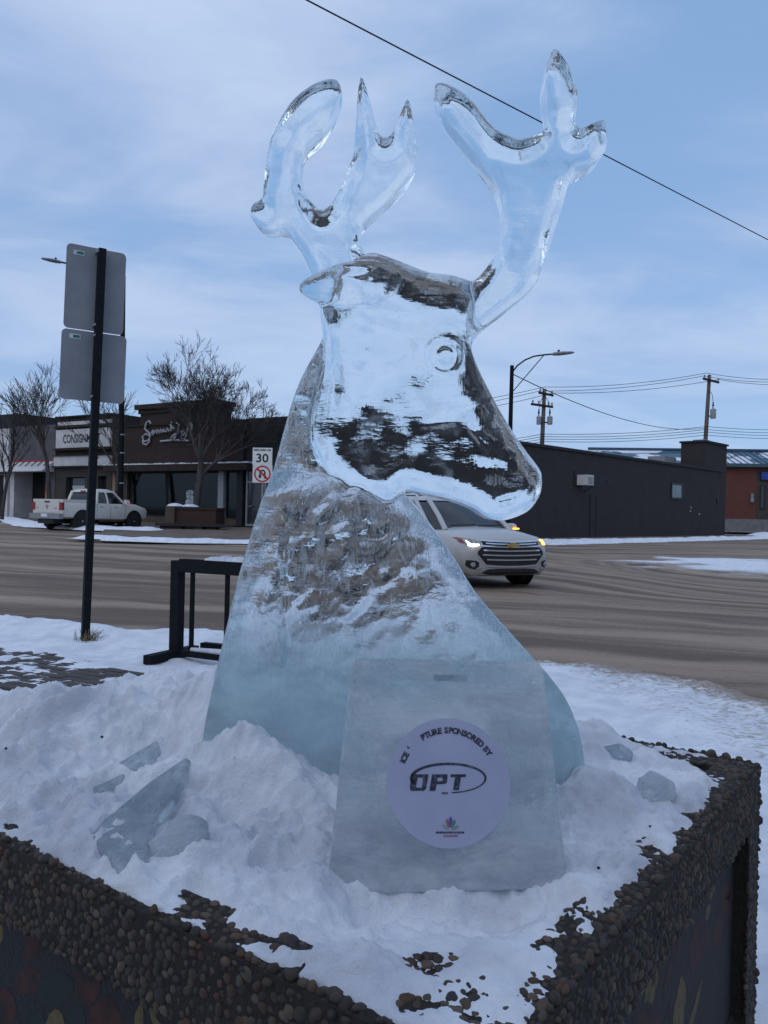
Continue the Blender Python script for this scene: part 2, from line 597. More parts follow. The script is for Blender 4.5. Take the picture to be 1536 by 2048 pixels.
# ------------------------------------------------------------------ ground and road
def road_mat():
    m, k, out = new_mat('packed_dirty_snow_road')
    pos = k.n('ShaderNodeNewGeometry').outputs['Position']
    s = k.n('ShaderNodeSeparateXYZ', {0: pos})
    x, y = s.outputs[0], s.outputs[1]
    straight = k.math('ADD', k.math('MULTIPLY', x, .30), k.math('MULTIPLY', y, .954))
    dx, dy = k.math('SUBTRACT', x, 11.5), k.math('SUBTRACT', y, 22.0)
    dist = k.math('SQRT', k.math('ADD', k.math('MULTIPLY', dx, dx), k.math('MULTIPLY', dy, dy)))
    arc = k.math('SUBTRACT', 31.0, dist)
    f = k.math('MULTIPLY', k.ramp(x, 2.0, 8.0), k.ramp(y, 11.0, 15.0))
    q = k.n('ShaderNodeMix', {0: f, 2: straight, 3: arc}).outputs[0]
    q = k.math('ADD', q, k.math('MULTIPLY', k.noise(pos, .22, 3), 2.2))
    along = k.math('SUBTRACT', k.math('MULTIPLY', x, .954), k.math('MULTIPLY', y, .30))
    v1 = k.n('ShaderNodeCombineXYZ', {0: k.math('MULTIPLY', along, .07), 1: k.math('MULTIPLY', q, .85), 2: 0.0}).outputs[0]
    v2 = k.n('ShaderNodeCombineXYZ', {0: k.math('MULTIPLY', along, .42), 1: k.math('MULTIPLY', q, 3.4), 2: 3.0}).outputs[0]
    tracks = k.noise(v1, 1.0, 3, .5)
    streak = k.noise(v2, 1.0, 5, .62, .3)
    grit = k.noise(pos, 18.0, 6, .7)
    a = k.math('ADD', k.math('MULTIPLY', tracks, 1.15), k.math('ADD', k.math('MULTIPLY', streak, .55), k.math('MULTIPLY', grit, .38)))
    col = k.mix(k.ramp(a, .86, 1.22), (.135, .097, .069), (.320, .235, .172))
    white = k.ramp(a, 1.22, 1.42)
    col = k.mix(k.math('MULTIPLY', white, .6), col, (.60, .52, .46))
    b = k.n('ShaderNodeBsdfPrincipled', {'Base Color': col, 'Roughness': .8, 'Specular IOR Level': .3})
    bp = k.n('ShaderNodeBump', {'Height': k.math('ADD', streak, k.math('MULTIPLY', grit, .7)), 'Strength': .6, 'Distance': .03})
    k.t.links.new(bp.outputs[0], b.inputs['Normal'])
    k.t.links.new(b.outputs[0], out.inputs[0])
    return m


M['road'] = road_mat()
M['far_walk'] = simple('gritty_brown_walk', (.125, .088, .066), (.17, .13, .105), .9, 1.5, .3, 15)
g = MB()
g.v = [(-700, -200, -.06), (700, -200, -.06), (700, 1500, -.06), (-700, 1500, -.06)]
g.f = [(0, 1, 2, 3)]
tag(g.build('ground', M['far_walk']), kind='structure')
xs = np.concatenate([np.linspace(-110, -30, 21), np.linspace(-29, 40, 120), np.linspace(42, 120, 21)])
ys = np.concatenate([np.linspace(-12, 60, 120), np.linspace(62, 130, 24)])
X, Y = np.meshgrid(xs, ys)
tag(grid_mesh('road', X, Y, gh(X, Y) + (fbm(X, Y, .8, 3, .5, 3) - .5) * .03, M['road']), kind='structure')

# near pavement: a snow-covered sheet that slopes off over a buried kerb
curb = np.array([(-30, 17.6), (-4.5, 9.3), (-1.73, 8.4), (0.2, 7.75), (1.34, 7.5), (1.9, 7.5), (2.5, 7.05), (3.1, 6.2), (3.5, 5.0), (3.9, 2.5), (4.4, 0.0), (4.7, -6.0)])
poly = np.vstack([curb, [(-30, -6)]])


def poly_sd(px_, pz_, pol):
    """signed distance (positive inside) of points to a polygon"""
    sh = px_.shape
    p = np.stack([px_.ravel(), pz_.ravel()], -1)
    d2 = np.full(len(p), 1e9)
    ins = np.zeros(len(p), bool)
    n = len(pol)
    for i in range(n):
        a, b = pol[i], pol[(i + 1) % n]
        e = b - a
        t = np.clip(((p - a) @ e) / (e @ e + 1e-12), 0, 1)
        q = p - a - t[:, None] * e
        d2 = np.minimum(d2, (q * q).sum(1))
        c = (a[1] <= p[:, 1]) != (b[1] <= p[:, 1])
        if c.any() and abs(e[1]) > 1e-12:
            xi = a[0] + (p[:, 1] - a[1]) / e[1] * e[0]
            ins ^= c & (p[:, 0] < xi)
    d = np.sqrt(d2)
    return np.where(ins, d, -d).reshape(sh)


xs = np.concatenate([np.linspace(-29, -6.2, 60), np.linspace(-6.1, 5, 290)])
ys = np.concatenate([np.linspace(-5.3, 1.0, 44), np.linspace(1.05, 10.5, 250), np.linspace(10.7, 17.8, 30)])
X, Y = np.meshgrid(xs, ys)
D = poly_sd(X, Y, poly) + (fbm(X, Y, 1.1, 4, .55, 21) - .5) * .55
lump = fbm(X, Y, 3.6, 6, .62, 5) - .5
Zs = -.03 + .15 * sstep(-.05, .55, D) + .065 * np.exp(-((D - .55) / .38) ** 2) * (X < .5) + lump * .10 * sstep(0, .5, D)
# bare brick paving on the left
pq = np.array([at_z(px_, py_, .125)[:2] for px_, py_ in ((-260, 1290), (40, 1302), (262, 1352), (225, 1392), (150, 1400), (-50, 1345), (-300, 1330))])
Dp = poly_sd(X, Y, pq)
bare = sstep(-.10, .12, Dp + (fbm(X, Y, 5, 3, .5, 9) - .5) * .25)
Zs = Zs * (1 - bare) + bare * (.1215 + (fbm(X, Y, 8, 4, .65, 14) - .54) * .028)
dirt = .15 + .34 * sstep(.9, -.05, D) + .44 * sstep(.3, 2.0, X) * sstep(4.2, .2, D) + (fbm(X, Y, 1.3, 3, .5, 31) - .5) * .35
side = tag(grid_mesh('sidewalk', X, Y, Zs, M['snow_walk'], keep=D > -.45, dirt=dirt), kind='structure')

# paving bricks (children of the pavement)
M['paver'] = simple('brown_paving_brick', (.085, .072, .066), (.055, .048, .046), .9, 7, .3, 60)
bm_ = MB().obox((0, 0, 0), (.094, 0, 0), (0, .044, 0), (0, 0, .03)).mesh('brick', M['paver'])
pa = math.radians(-28)
ca, sa = math.cos(pa), math.sin(pa)
c0 = pq.mean(0)
nb = 0
for i in range(-14, 15):
    for j in range(-16, 17):
        u, v = i * .2 + (.1 if j % 2 else 0), j * .1
        x, y = c0[0] + ca * u - sa * v, c0[1] + sa * u + ca * v
        if poly_sd(np.array([x]), np.array([y]), pq)[0] > -.12 and at_y(0, 0, y)[0] - .25 < x:
            b = bpy.data.objects.new('brick', bm_)
            COL.objects.link(b)
            b.parent = side
            b.location = (x, y, .094 + random.uniform(-.003, .003))
            b.rotation_euler = (random.uniform(-.012, .012), random.uniform(-.012, .012), pa + random.uniform(-.02, .02))
            nb += 1
print('bricks', nb)

# ------------------------------------------------------------------ far side of the street
WL = Wall((-5.2, 42.0), (-26.0, 55.2))          # shop row on the left
WR = Wall((7.3, 43.0), (26.9, 63.7))            # long dark building on the right
ZL, ZR = .47, .15


def slab(name, pts, z0, mat):
    b = MB().prism([(p[0], p[1], -.2) for p in pts], (0, 0, .2))
    for i, p in enumerate(pts):
        zz = z0(p) if callable(z0) else z0
        b.v[len(pts) + i] = (p[0], p[1], zz)
    return tag(b.build(name, mat), kind='structure')


e1, e2 = at_z(185, 1075, .30), at_z(500, 1083, .22)
ex = at_z(760, 1084, .16)
slab('far_sidewalk', [e1, e2, ex, (6.4, 41.0), WL.p(-10, 0, -1), WL.p(40, 0, -1), WL.p(40, 0, 3.4), WL.p(9.5, 0, 3.4)],
     lambda p: .47 if np.dot(np.array([p[0], p[1], 0]) - WL.a, WL.n) < 5 else float(gh(p[0], p[1])) + .13, M['far_walk'])
slab('cross_street_sidewalk', [WR.p(-4, 0, 2.6), WR.p(34, 0, 2.6), WR.p(34, 0, -.5), WR.p(-4, 0, -.5)], ZR, M['far_walk'])


# unseen shop front with canopy, added behind the camera to shade the near side
shade_wall = MB().box(-16, 13, -5.6, -5.2, -.1, 4.6)
shade_wall = tag(shade_wall.build('wall', M['brown_brick']), kind='structure')
MB().box(-16, 13, -5.19, -4.6, 3.05, 3.3).build('canopy', M['brown_trim'], shade_wall)
for i in range(6):
    fx = -14 + i * 4.6
    f = MB().box(fx, fx + 3.6, -5.195, -5.14, .7, 2.8).build('window', M['dark_trim'], shade_wall)
    MB().box(fx + .08, fx + 3.52, -5.135, -5.12, .78, 2.72).build('pane', M['pane_dark'], f)


def bank(name, line, wid, h, seed, label=None):
    """low ridge of ploughed snow along a line on the ground"""
    line = np.array(line, float)
    seg = np.linalg.norm(np.diff(line, axis=0), axis=1)
    s = np.concatenate([[0], np.cumsum(seg)])
    n = max(30, int(s[-1] / .12))
    t = np.linspace(0, s[-1], n)
    px_ = np.interp(t, s, line[:, 0])
    py_ = np.interp(t, s, line[:, 1])
    pz_ = np.interp(t, s, line[:, 2])
    tx, ty = np.gradient(px_), np.gradient(py_)
    ln = np.hypot(tx, ty)
    nx_, ny_ = -ty / ln, tx / ln
    c = np.linspace(-1, 1, 15)
    wv = wid * (.55 + .9 * fbm(t, t * 0, .5, 4, .6, seed))
    X = px_[:, None] + nx_[:, None] * c[None] * wv[:, None]
    Y = py_[:, None] + ny_[:, None] * c[None] * wv[:, None]
    hh = h * (.35 + 1.2 * fbm(X, Y, 1.6, 4, .6, seed + 3))
    end = sstep(0, .8, t) * sstep(0, .8, s[-1] - t)
    Z = pz_[:, None] - .05 + (1 - c[None] ** 2) ** .7 * (hh + .05) * end[:, None]
    return tag(grid_mesh(name, X, Y, Z, M['snow_walk'], dirt=.15 + 0 * X + (np.abs(c) ** 3)[None] * .3), kind='stuff')


bank('snow_bank', [at_z(150, 1073, .27), at_z(240, 1078, .25), at_z(360, 1082, .22), at_z(500, 1084, .2), at_z(620, 1085, .15)], .55, .10, 41)
bank('snow_bank', [WR.p(-3, ZR - .1, 3.0), WR.p(14, ZR - .1, 3.2), WR.p(33, ZR - .1, 3.0)], .8, .17, 52)
bank('snow_bank', [at_z(-60, 1034, .40), at_z(20, 1040, .36), at_z(75, 1052, .33), at_z(200, 1058, .33), at_z(330, 1062, .33)], .8, .16, 63)
bank('snow_bank', [WR.p(31, ZR, 5.0) if False else (30.5, 66, .1), (48, 74, .1), (70, 80, .1)], 1.3, .3, 74)
# thin drift left lying in the road
cc = at_z(1540, 1136, 0)
xs, ys = np.linspace(cc[0] - 5.5, cc[0] + 9, 170), np.linspace(cc[1] - 6, cc[1] + 8, 170)
X, Y = np.meshgrid(xs, ys)
r = np.sqrt(((X - cc[0] - 2.4) / 7.2) ** 2 + ((Y - cc[1] - .4) / 7.0) ** 2)
Z = (.75 - r + (fbm(X, Y, .7, 5, .55, 77) - .5) * .75) * .10
tag(grid_mesh('snow_drift', X, Y, np.minimum(Z, .05) + .004, M['snow_walk'], keep=Z > -.05, dirt=.20 + .55 * sstep(.04, -.01, Z) + 0 * X), kind='stuff')


# ------------------------------------------------------------------ lettering
def text_mesh(body, size, bold=0.0, shear=0.0, res=3):
    c = bpy.data.curves.new('txt', 'FONT')
    c.body = body
    c.size = size
    c.offset = bold
    c.shear = shear
    c.resolution_u = res
    c.fill_mode = 'FRONT'
    c.align_x = 'CENTER'
    o = bpy.data.objects.new('txt', c)
    COL.objects.link(o)
    dg = bpy.context.evaluated_depsgraph_get()
    me = bpy.data.meshes.new_from_object(o.evaluated_get(dg))
    bpy.data.objects.remove(o)
    V = np.array([v.co[:] for v in me.vertices])
    Fc = [tuple(p.vertices) for p in me.polygons]
    bpy.data.meshes.remove(me)
    return V, Fc


def add_text(mb, V, Fc, fn, depth_fn=None):
    """place flat text through fn(x, y) -> 3-D point"""
    b = len(mb.v)
    mb.v += [tuple(map(float, fn(v[0], v[1]))) for v in V]
    mb.f += [tuple(b + i for i in f) for f in Fc]


def wall_text(w_, body, u_mid, z0, width, height, off, bold, mat, name, parent, flip=True):
    V, Fc = text_mesh(body, 1.0, bold)
    mn, mx = V.min(0), V.max(0)
    sx, sz = width / (mx[0] - mn[0]), height / (mx[1] - mn[1])
    sg = -1 if flip else 1            # left facade runs right-to-left
    mb = MB()
    add_text(mb, V, Fc, lambda x, y: w_.p(u_mid + sg * (x - (mn[0] + mx[0]) / 2) * sx, z0 + (y - mn[1]) * sz, off))
    return mb.build(name, mat, parent)


# ------------------------------------------------------------------ shops on the left
def UL(px_, py_=950):
    return WL.uz(px_, py_)[0]


def ZLz(px_, py_):
    return WL.uz(px_, py_)[1]


def wb(w_, u0, u1, z0, z1, o0, o1, name, mat, parent):
    return MB().wbox(w_, u0, u1, z0, z1, o0, o1).build(name, mat, parent)


def window(w_, u0, u1, z0, z1, parent, o=0.0, fr=.06, glass='pane_dark', frame='dark_trim', mull=0):
    """recessed-looking window: frame bars with a pane set behind them"""
    f = MB()
    for (a, b, c, d) in ((u0, u1, z0, z0 + fr), (u0, u1, z1 - fr, z1), (u0, u0 + fr, z0 + fr, z1 - fr), (u1 - fr, u1, z0 + fr, z1 - fr)):
        f.wbox(w_, a, b, c, d, o, o + .07)
    for i in range(mull):
        um = u0 + (u1 - u0) * (i + 1) / (mull + 1)
        f.wbox(w_, um - fr / 2, um + fr / 2, z0 + fr, z1 - fr, o, o + .065)
    wn = f.build('window', M[frame], parent)
    n = mull + 1
    for i in range(n):
        a, b = u0 + (u1 - u0) * i / n, u0 + (u1 - u0) * (i + 1) / n
        MB().wbox(w_, a + fr * .5, b - fr * .5, z0 + fr * .6, z1 - fr * .6, o + .005, o + .03).build('pane', M[glass], wn)
    return wn


# pale building at the far left edge
b = thing('pale_shop', WL.p(UL(-30), ZL), 'pale panelled shop front under a dark roof at the left edge', 'building')
u0, u1 = UL(20), UL(-150)
z1 = ZLz(10, 858)
wb(WL, u0 + .02, u1, ZL, z1, -8, .15, 'wall', M['cream_band'], b)
wb(WL, u0 + .25, u1, z1, z1 + 1.15, -8, -.7, 'roof', M['dark_trim'], b)
wb(WL, u0 + .05, u1, ZLz(10, 948), ZLz(10, 940), .15, .55, 'canopy', M['dark_trim'], b)
wb(WL, u0 + .5, u0 + 2.2, ZL + .05, ZLz(10, 950), .152, .2, 'door', M['interior'], b)

# grey stucco shop with an awning
b = thing('grey_stucco_shop', WL.p(UL(65), ZL), 'grey stucco shop with white awning trimmed in red', 'building')
u0, u1 = UL(110), UL(20)
zt = ZLz(60, 852)
wb(WL, u0 + .01, u1 - .01, ZLz(60, 921), zt, -9, 0, 'wall', M['stucco_grey'], b)
wb(WL, u0 + .01, u0 + .55, ZL, ZLz(60, 921), -9, -.002, 'pier', M['stucco_grey'], b)
wb(WL, u1 - .5, u1 - .01, ZL, ZLz(60, 921), -9, -.002, 'pier', M['cream_band'], b)
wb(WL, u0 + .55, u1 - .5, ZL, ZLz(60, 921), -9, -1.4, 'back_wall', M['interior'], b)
za, zb_ = ZLz(60, 923), ZLz(60, 943)
aw = MB().prism([WL.p(u0 + .05, za, .02), WL.p(u0 + .05, zb_, .95), WL.p(u0 + .05, zb_ - .05, .95), WL.p(u0 + .05, zb_ - .05, .02)],
                np.array(WL.u) * (u1 - u0 - .1)).build('awning', M['cream_band'], b)
wb(WL, u0 + .05, u1 - .05, za, za + .07, .0, .10, 'trim', M['red_print'], aw)
for i in range(7):
    uu = u0 + .5 + (u1 - u0 - 1.0) * i / 6
    MB().tube([WL.p(uu, za - .02, .15), WL.p(uu - .18, za - .35, .66)], .03, 5).build('bracket', M['black_metal'], aw)
ud0, ud1 = UL(79), UL(66)
dr = wb(WL, ud0, ud1, ZL, ZLz(72, 948), -1.0, -.92, 'door', M['stucco_grey'], b)
ps = wb(WL, ud0 + .12, ud1 - .10, ZLz(72, 1003), ZLz(72, 968), -.918, -.90, 'poster', M['red_print'], dr)
m_pk = simple('pink_poster', (.62, .08, .14))
m_or = simple('orange_poster', (.62, .22, .06))
m_gn = simple('green_poster', (.08, .40, .10))
ps.data.materials[0] = m_pk
zz0, zz1 = ZLz(72, 1003), ZLz(72, 968)
wb(WL, ud0 + .12, ud1 - .10, zz0 + .42 * (zz1 - zz0), zz0 + .60 * (zz1 - zz0), -.899, -.89, 'poster', m_or, dr)
wb(WL, ud0 + .12, ud1 - .10, zz0 + .20 * (zz1 - zz0), zz0 + .42 * (zz1 - zz0), -.899, -.89, 'poster', simple('amber_poster', (.55, .30, .05)), dr)
wb(WL, ud0 + .12, ud1 - .10, zz0, zz0 + .20 * (zz1 - zz0), -.899, -.89, 'poster', m_gn, dr)
window(WL, UL(96), UL(82), ZLz(90, 993), ZLz(90, 948), b, -.9, .10, frame='stucco_grey')

# consignment shop
b = thing('consignment_shop', WL.p(UL(165), ZL), 'olive brown shop with off-white CONSIGNMENT fascia', 'building')
u0, u1 = UL(224), UL(111)
zt = ZLz(165, 833)
zw0, zw1, zd0, zd1 = ZLz(150, 996), ZLz(150, 954), ZL, ZLz(205, 952)
uw0, uw1, uv0, uv1 = UL(170), UL(132), UL(213), UL(196)
wl_ = MB()
wl_.wbox(WL, u0 + .01, uv0, ZL, ZLz(165, 935), -9, 0)
wl_.wbox(WL, uv1, uw0, ZL, ZLz(165, 935), -9, 0)
wl_.wbox(WL, uw1, u1 - .01, ZL, ZLz(165, 935), -9, 0)
wl_.wbox(WL, uw0, uw1, ZL, zw0, -9, -.002)
wl_.wbox(WL, uw0, uw1, zw1, ZLz(165, 935), -9, -.002)
wl_.wbox(WL, uv0, uv1, zd1, ZLz(165, 935), -9, -.002)
wl_.wbox(WL, uw0, uw1, zw0, zw1, -9, -.5)
wl_.build('wall', M['olive_wall'], b)
wb(WL, u0 + .01, u1 - .01, ZLz(165, 935), zt, -9, -.05, 'upper_wall', M['brown_trim'], b)
wb(WL, uv0, uv1, ZL, zd1, -.5, -.4, 'door', M['dark_trim'], b)
window(WL, uw0, uw1, zw0, zw1, b, -.3, .08)
V, Fc = text_mesh('Big  Deal', 1.0)
wb(WL, UL(166), UL(139), ZLz(150, 981), ZLz(150, 971), -.262, -.255, 'decal', M['pale_print'], b)
f1 = wb(WL, u0 + .12, u1 - .12, ZLz(165, 895), ZLz(165, 858), -.05, .12, 'fascia', M['cream_band'], b)
wall_text(WL, 'CONSIGNMENT', (UL(128) + UL(203)) / 2, ZLz(165, 886), UL(128) - UL(203), ZLz(165, 868) - ZLz(165, 886), .126, .022, M['black_print'], 'lettering', f1)
f2 = wb(WL, u0 + .05, u1 - .05, ZLz(165, 932), ZLz(165, 911), -.05, .20, 'fascia', M['cream_band'], b)
wb(WL, UL(202), UL(193), ZLz(195, 918), ZLz(195, 914.5), .2, .206, 'lettering', M['black_print'], f2)
for za_, zb_, o_ in ((900, 897, .25), (912, 910, .3), (935, 932, .32), (855, 851, .2)):
    wb(WL, u0 + .02, u1 - .02, ZLz(165, za_), ZLz(165, zb_), -.04, o_, 'cornice', M['brown_trim'], b)
wb(WL, u0 + .15, u1 - .15, ZLz(165, 849), ZLz(165, 842), -.05, .02, 'fascia', M['cream_band'], b)
wb(WL, u0, u1, zt, zt + .08, -9, .15, 'coping', M['dark_trim'], b)

# brown brick store
b = thing('brown_brick_store', WL.p(UL(360), ZL), 'brown brick store with cursive sign, stepped parapet and dark display windows', 'building')
u0, u1 = UL(478), UL(225)
zc = ZLz(360, 930)                  # snowy canopy line
zt = ZLz(455, 843)
zp = ZLz(360, 815)
wb(WL, u0, u1 - .01, zc, zt, -10, 0, 'wall', M['brown_brick'], b)
ur0, ur1 = UL(430), UL(281)
pr = wb(WL, ur0, ur1, zt, zp, -1.2, .10, 'parapet', M['brown_brick'], b)
wb(WL, ur0 - .25, ur1 + .25, zp, zp + .28, -1.3, .38, 'cornice', M['brown_trim'], pr)
wb(WL, ur0 - .1, ur1 + .1, zp - .25, zp, -1.25, .2, 'cornice', M['brown_trim'], pr)
wb(WL, u0 - .02, ur0, zt, zt + .1, -10, .1, 'coping', M['dark_trim'], b)
wb(WL, ur1, u1 - .02, zt, zt + .1, -10, .1, 'coping', M['dark_trim'], b)
uc = UL(512)
can = wb(WL, uc, u1 - .02, zc - .38, zc, -.2, .75, 'canopy', M['brown_trim'], b)
sn = MB()
n_ = 60
for i in range(n_):
    ua, ub = uc + (u1 - uc) * i / n_, uc + (u1 - uc) * (i + 1) / n_
    if random.random() < .9:
        sn.wbox(WL, ua, ub + .001, zc + .004, zc + random.uniform(.03, .10), .2, .74)
sn.build('snow_cap', M['snow'], can)
zk = ZLz(400, 1036)
wb(WL, u0, u1 - .01, ZL, zk, -.4, -.05, 'knee_wall', M['wood_wall'], b)
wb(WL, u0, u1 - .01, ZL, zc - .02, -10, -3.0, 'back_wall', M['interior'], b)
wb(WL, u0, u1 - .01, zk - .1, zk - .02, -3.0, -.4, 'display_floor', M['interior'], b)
for pa_, pb_ in ((252, 258), (258, 330), (330, 392), (392, 437), (449, 478)):
    if pa_ == 252:
        wb(WL, UL(254), UL(236), ZL, zc - .38, -.2, -.02, 'pier', M['olive_wall'], b)
        continue
    window(WL, UL(pb_) + .02, UL(pa_) - .02, zk + .01, zc - .40, b, -.2, .07, glass='pane', frame='dark_trim')
wb(WL, UL(448.5), UL(437.5), ZL, zc - .39, -.25, .05, 'column', simple('pale_column', (.30, .32, .34)), b)
wb(WL, UL(232), UL(226), ZL, zc - .38, -.1, .04, 'pier', M['tan'], b)
wb(WL, UL(490), u0, ZL, zt + .05, -10, .18, 'pier', M['dark_trim'], b)
# dark end bay with the glazed door
u2 = UL(668)
wb(WL, u2, UL(490) - .02, ZLz(515, 925), zt + .1, -10, .02, 'wall', M['dark_trim'], b)
wb(WL, u2, UL(535), ZL, ZLz(515, 925), -10, .015, 'wall', M['dark_trim'], b)
d = MB()
a0, a1, q0, q1 = UL(534), UL(494), ZL, ZLz(515, 926)
zm = ZLz(515, 966)
for (a, bb, c, e) in ((a0, a1, q1 - .09, q1), (a0, a0 + .1, q0, q1 - .09), (a1 - .1, a1, q0, q1 - .09), (a0 + .1, a1 - .1, zm, zm + .09), (a0 + .1, a1 - .1, q0, q0 + .12)):
    d.wbox(WL, a, bb, c, e, -.05, .06)
d = d.build('door', M['galv'], b)
MB().wbox(WL, a0 + .08, a1 - .08, q0 + .1, zm, -.03, .0).build('pane', M['pane_dark'], d)
MB().wbox(WL, a0 + .08, a1 - .08, zm + .08, q1 - .07, -.03, .0).build('pane', M['pane_dark'], d)
MB().tube([WL.p(a1 - .2, zm - 1.3, .1), WL.p(a1 - .5, zm - 1.25, .12)], .03, 6).build('handle', M['galv'], d)
# cursive sign: bent tube letters
strokes = [
    [(306, 848), (303, 842), (297, 846), (294, 858), (300, 864), (306, 870), (302, 880), (293, 884), (289, 874), (296, 868), (304, 872), (303, 884), (297, 890), (291, 888), (290, 880)],
    [(307, 866), (311, 861), (314, 866), (310, 870), (307, 866), (314, 864), (317, 860), (318, 868), (321, 860), (323, 867), (326, 859), (328, 866), (331, 860), (334, 858), (332, 864), (337, 864), (339, 857), (342, 863), (346, 855), (348, 862)],
    [(350, 848), (347, 845), (345, 850), (350, 856), (346, 862), (343, 858), (351, 852), (353, 860)],
    [(357, 846), (363, 850), (360, 862), (354, 876), (348, 880), (346, 877), (352, 870), (361, 866)],
    [(363, 866), (366, 860), (370, 864), (367, 870), (363, 867), (371, 860), (374, 866), (377, 859), (380, 852), (379, 866), (374, 878), (367, 879), (366, 874), (374, 868), (382, 862)],
    [(384, 856), (386, 846), (389, 850), (387, 862)],
    [(325, 883), (345, 881), (365, 881), (382, 882)],
]
sg = MB()
for s_ in strokes:
    sg.tube([WL.p(*WL.uz(px_, py_), .16) for px_, py_ in s_], .055, 6)
sg = sg.build('sign_lettering', simple('pale_tube_letters', (.42, .44, .47)), b)
# mannequin and things in the display
mq = thing('mannequin', WL.p(UL(286), zk, -.9), 'pale headed mannequin in a dark jacket behind the store window', 'mannequin')
c_ = np.array(WL.p(UL(286), zk, -.9))
MB().lathe([(.02, 0), (.16, .02), (.17, .5), (.22, .75), (.24, 1.05), (.20, 1.2), (.07, 1.28)], c_, 'z', 12).build('jacket', simple('plum_jacket', (.05, .03, .07)), mq, 50)
MB().lathe([(.03, 1.28), (.06, 1.32), (.095, 1.42), (.09, 1.52), (.03, 1.58)], c_, 'z', 10).build('head', M['cream_band'], mq, 60)
mq = thing('mannequin', WL.p(UL(412), zk, -.9), 'mannequin with a pale bag strap behind the store window right of the tree', 'mannequin')
c_ = np.array(WL.p(UL(412), zk, -.9))
MB().lathe([(.02, 0), (.16, .02), (.14, .6), (.22, .9), (.24, 1.2), (.20, 1.4), (.07, 1.48)], c_, 'z', 12).build('dress', simple('charcoal_dress', (.03, .03, .035)), mq, 50)
MB().tube([c_ + (-.22, -.1, 1.35), c_ + (0, -.26, 1.0), c_ + (.12, -.24, .6), c_ + (.05, -.2, .4)], .05, 6).build('strap', M['cream_band'], mq)

# ------------------------------------------------------------------ dark building on the right
b = thing('charcoal_building', WR.p(12, ZR), 'long low charcoal painted building with a square chimney', 'building')
zt = 5.22
uE = WR.uz(1452, 960)[0]
uA, uA1 = WR.uz(1148, 958)[0], WR.uz(1164, 958)[0]
wl_ = MB().wbox(WR, -9, uE - .01, ZR - .1, zt, -12, 0)
wl_.build('wall', M['dark_wall'], b)
wb(WR, -9.1, uE - .9, zt, zt + .16, -12, .10, 'coping', M['dark_trim'], b)
uc0 = WR.uz(1409, 960)[0]
ch = wb(WR, uc0, uE, zt - .02, WR.uz(1430, 888)[1], -1.9, .012, 'chimney', M['dark_wall'], b)
zc_ = WR.uz(1430, 888)[1]
wb(WR, uc0 - .12, uE + .12, zc_, zc_ + .14, -2.0, .13, 'cap', M['dark_trim'], ch)
wb(WR, uc0 + .8, uc0 + 1.9, zc_ + .14, zc_ + .3, -1.3, -.4, 'flue', M['galv'], ch)
u0, z0 = WR.uz(1341, 998)
u1, z1 = WR.uz(1365, 967)
window(WR, u0, u1, z0, z1, b, .0, .14, glass='pane_frost', frame='black_plastic')
u0, z0 = WR.uz(1178, 1066)
u1, z1 = WR.uz(1194, 990)
d = MB()
for (a, bb, c, e) in ((u0, u0 + .12, ZR, z1), (u1 - .12, u1, ZR, z1), (u0 + .12, u1 - .12, z1 - .14, z1)):
    d.wbox(WR, a, bb, c, e, .0, .05)
d = d.build('door', M['dark_trim'], b)
wb(WR, u0 + .12, u1 - .12, ZR, z1 - .14, .003, .02, 'leaf', M['dark_wall'], d)
u0, z0 = WR.uz(1147, 972)
u1, z1 = WR.uz(1163, 943)
wb(WR, u0, u1, z0, z1, .0, .06, 'vent_frame', M['dark_trim'], b)
ac = thing('air_conditioner', WR.p(u1, z0 - .05, .3), 'beige window air conditioner sticking out of the charcoal wall', 'air conditioner')
a0, zz0 = WR.uz(1152, 970)
a1, zz1 = WR.uz(1177, 952)
a1 = a0 + .75
case = wb(WR, a0, a1, zz0, zz1, .0, .75, 'case', M['cream_band'], ac)
for i in range(6):
    zq = zz0 + .08 + (zz1 - zz0 - .16) * i / 6
    wb(WR, a0 + .06, a1 - .06, zq, zq + .03, .75, .765, 'louvre', M['concrete'], case)
MB().tube([WR.p(a1, zz0 - .02, .7), WR.p(a1, zz0 - .45, .03)], .02, 5).build('bracket', M['black_metal'], ac)
for px_, py_ in ((1380, 1017), (1379, 1024), (1397, 1030), (1213, 966)):
    u, z = WR.uz(px_, py_)
    wb(WR, u, u + .16, z, z + .14, .0, .06, 'fixture', M['galv'] if px_ > 1300 else M['black_plastic'], b)
u, z = WR.uz(1433, 1005)
wb(WR, u, u + .22, z, z + .30, .0, .1, 'fixture', M['black_plastic'], b)
# rooftop plant
rt = thing('rooftop_unit', WR.p(uc0 - 1.2, zt, -3), 'grey metal rooftop unit beside the square chimney', 'rooftop unit')
wb(WR, uc0 - 2.6, uc0 - .6, zt + .02, zt + .95, -3.4, -2.0, 'casing', M['galv'], rt)
wb(WR, uc0 - 5.0, uc0 - 2.7, zt + .02, zt + .55, -3.0, -2.2, 'duct', M['black_plastic'], rt)

# ------------------------------------------------------------------ orange brick building with a metal roof
WO = Wall((31.0, 79.0), (46.0, 77.0))
b = thing('orange_brick_building', WO.p(8, .1), 'orange brick building with blue metal roof patched with snow', 'building')


def OZ(px_, py_):
    return WO.uz(px_, py_)


ul, ur = OZ(1448, 980)[0], OZ(1640, 980)[0]
zb0, zb1, ze = OZ(1480, 1057)[1], OZ(1480, 1038)[1], OZ(1480, 932)[1]
wb(WO, ul, ur, zb1, ze, -14, 0, 'wall', M['orange_brick'], b)
wb(WO, ul - .05, ur, zb0 - .3, zb1, -14, .12, 'plinth', M['concrete'], b)
um = OZ(1514, 980)[0]
wb(WO, um, ur, zb1 + .02, ze - .3, 0, .05, 'bay', M['olive_wall'], b)


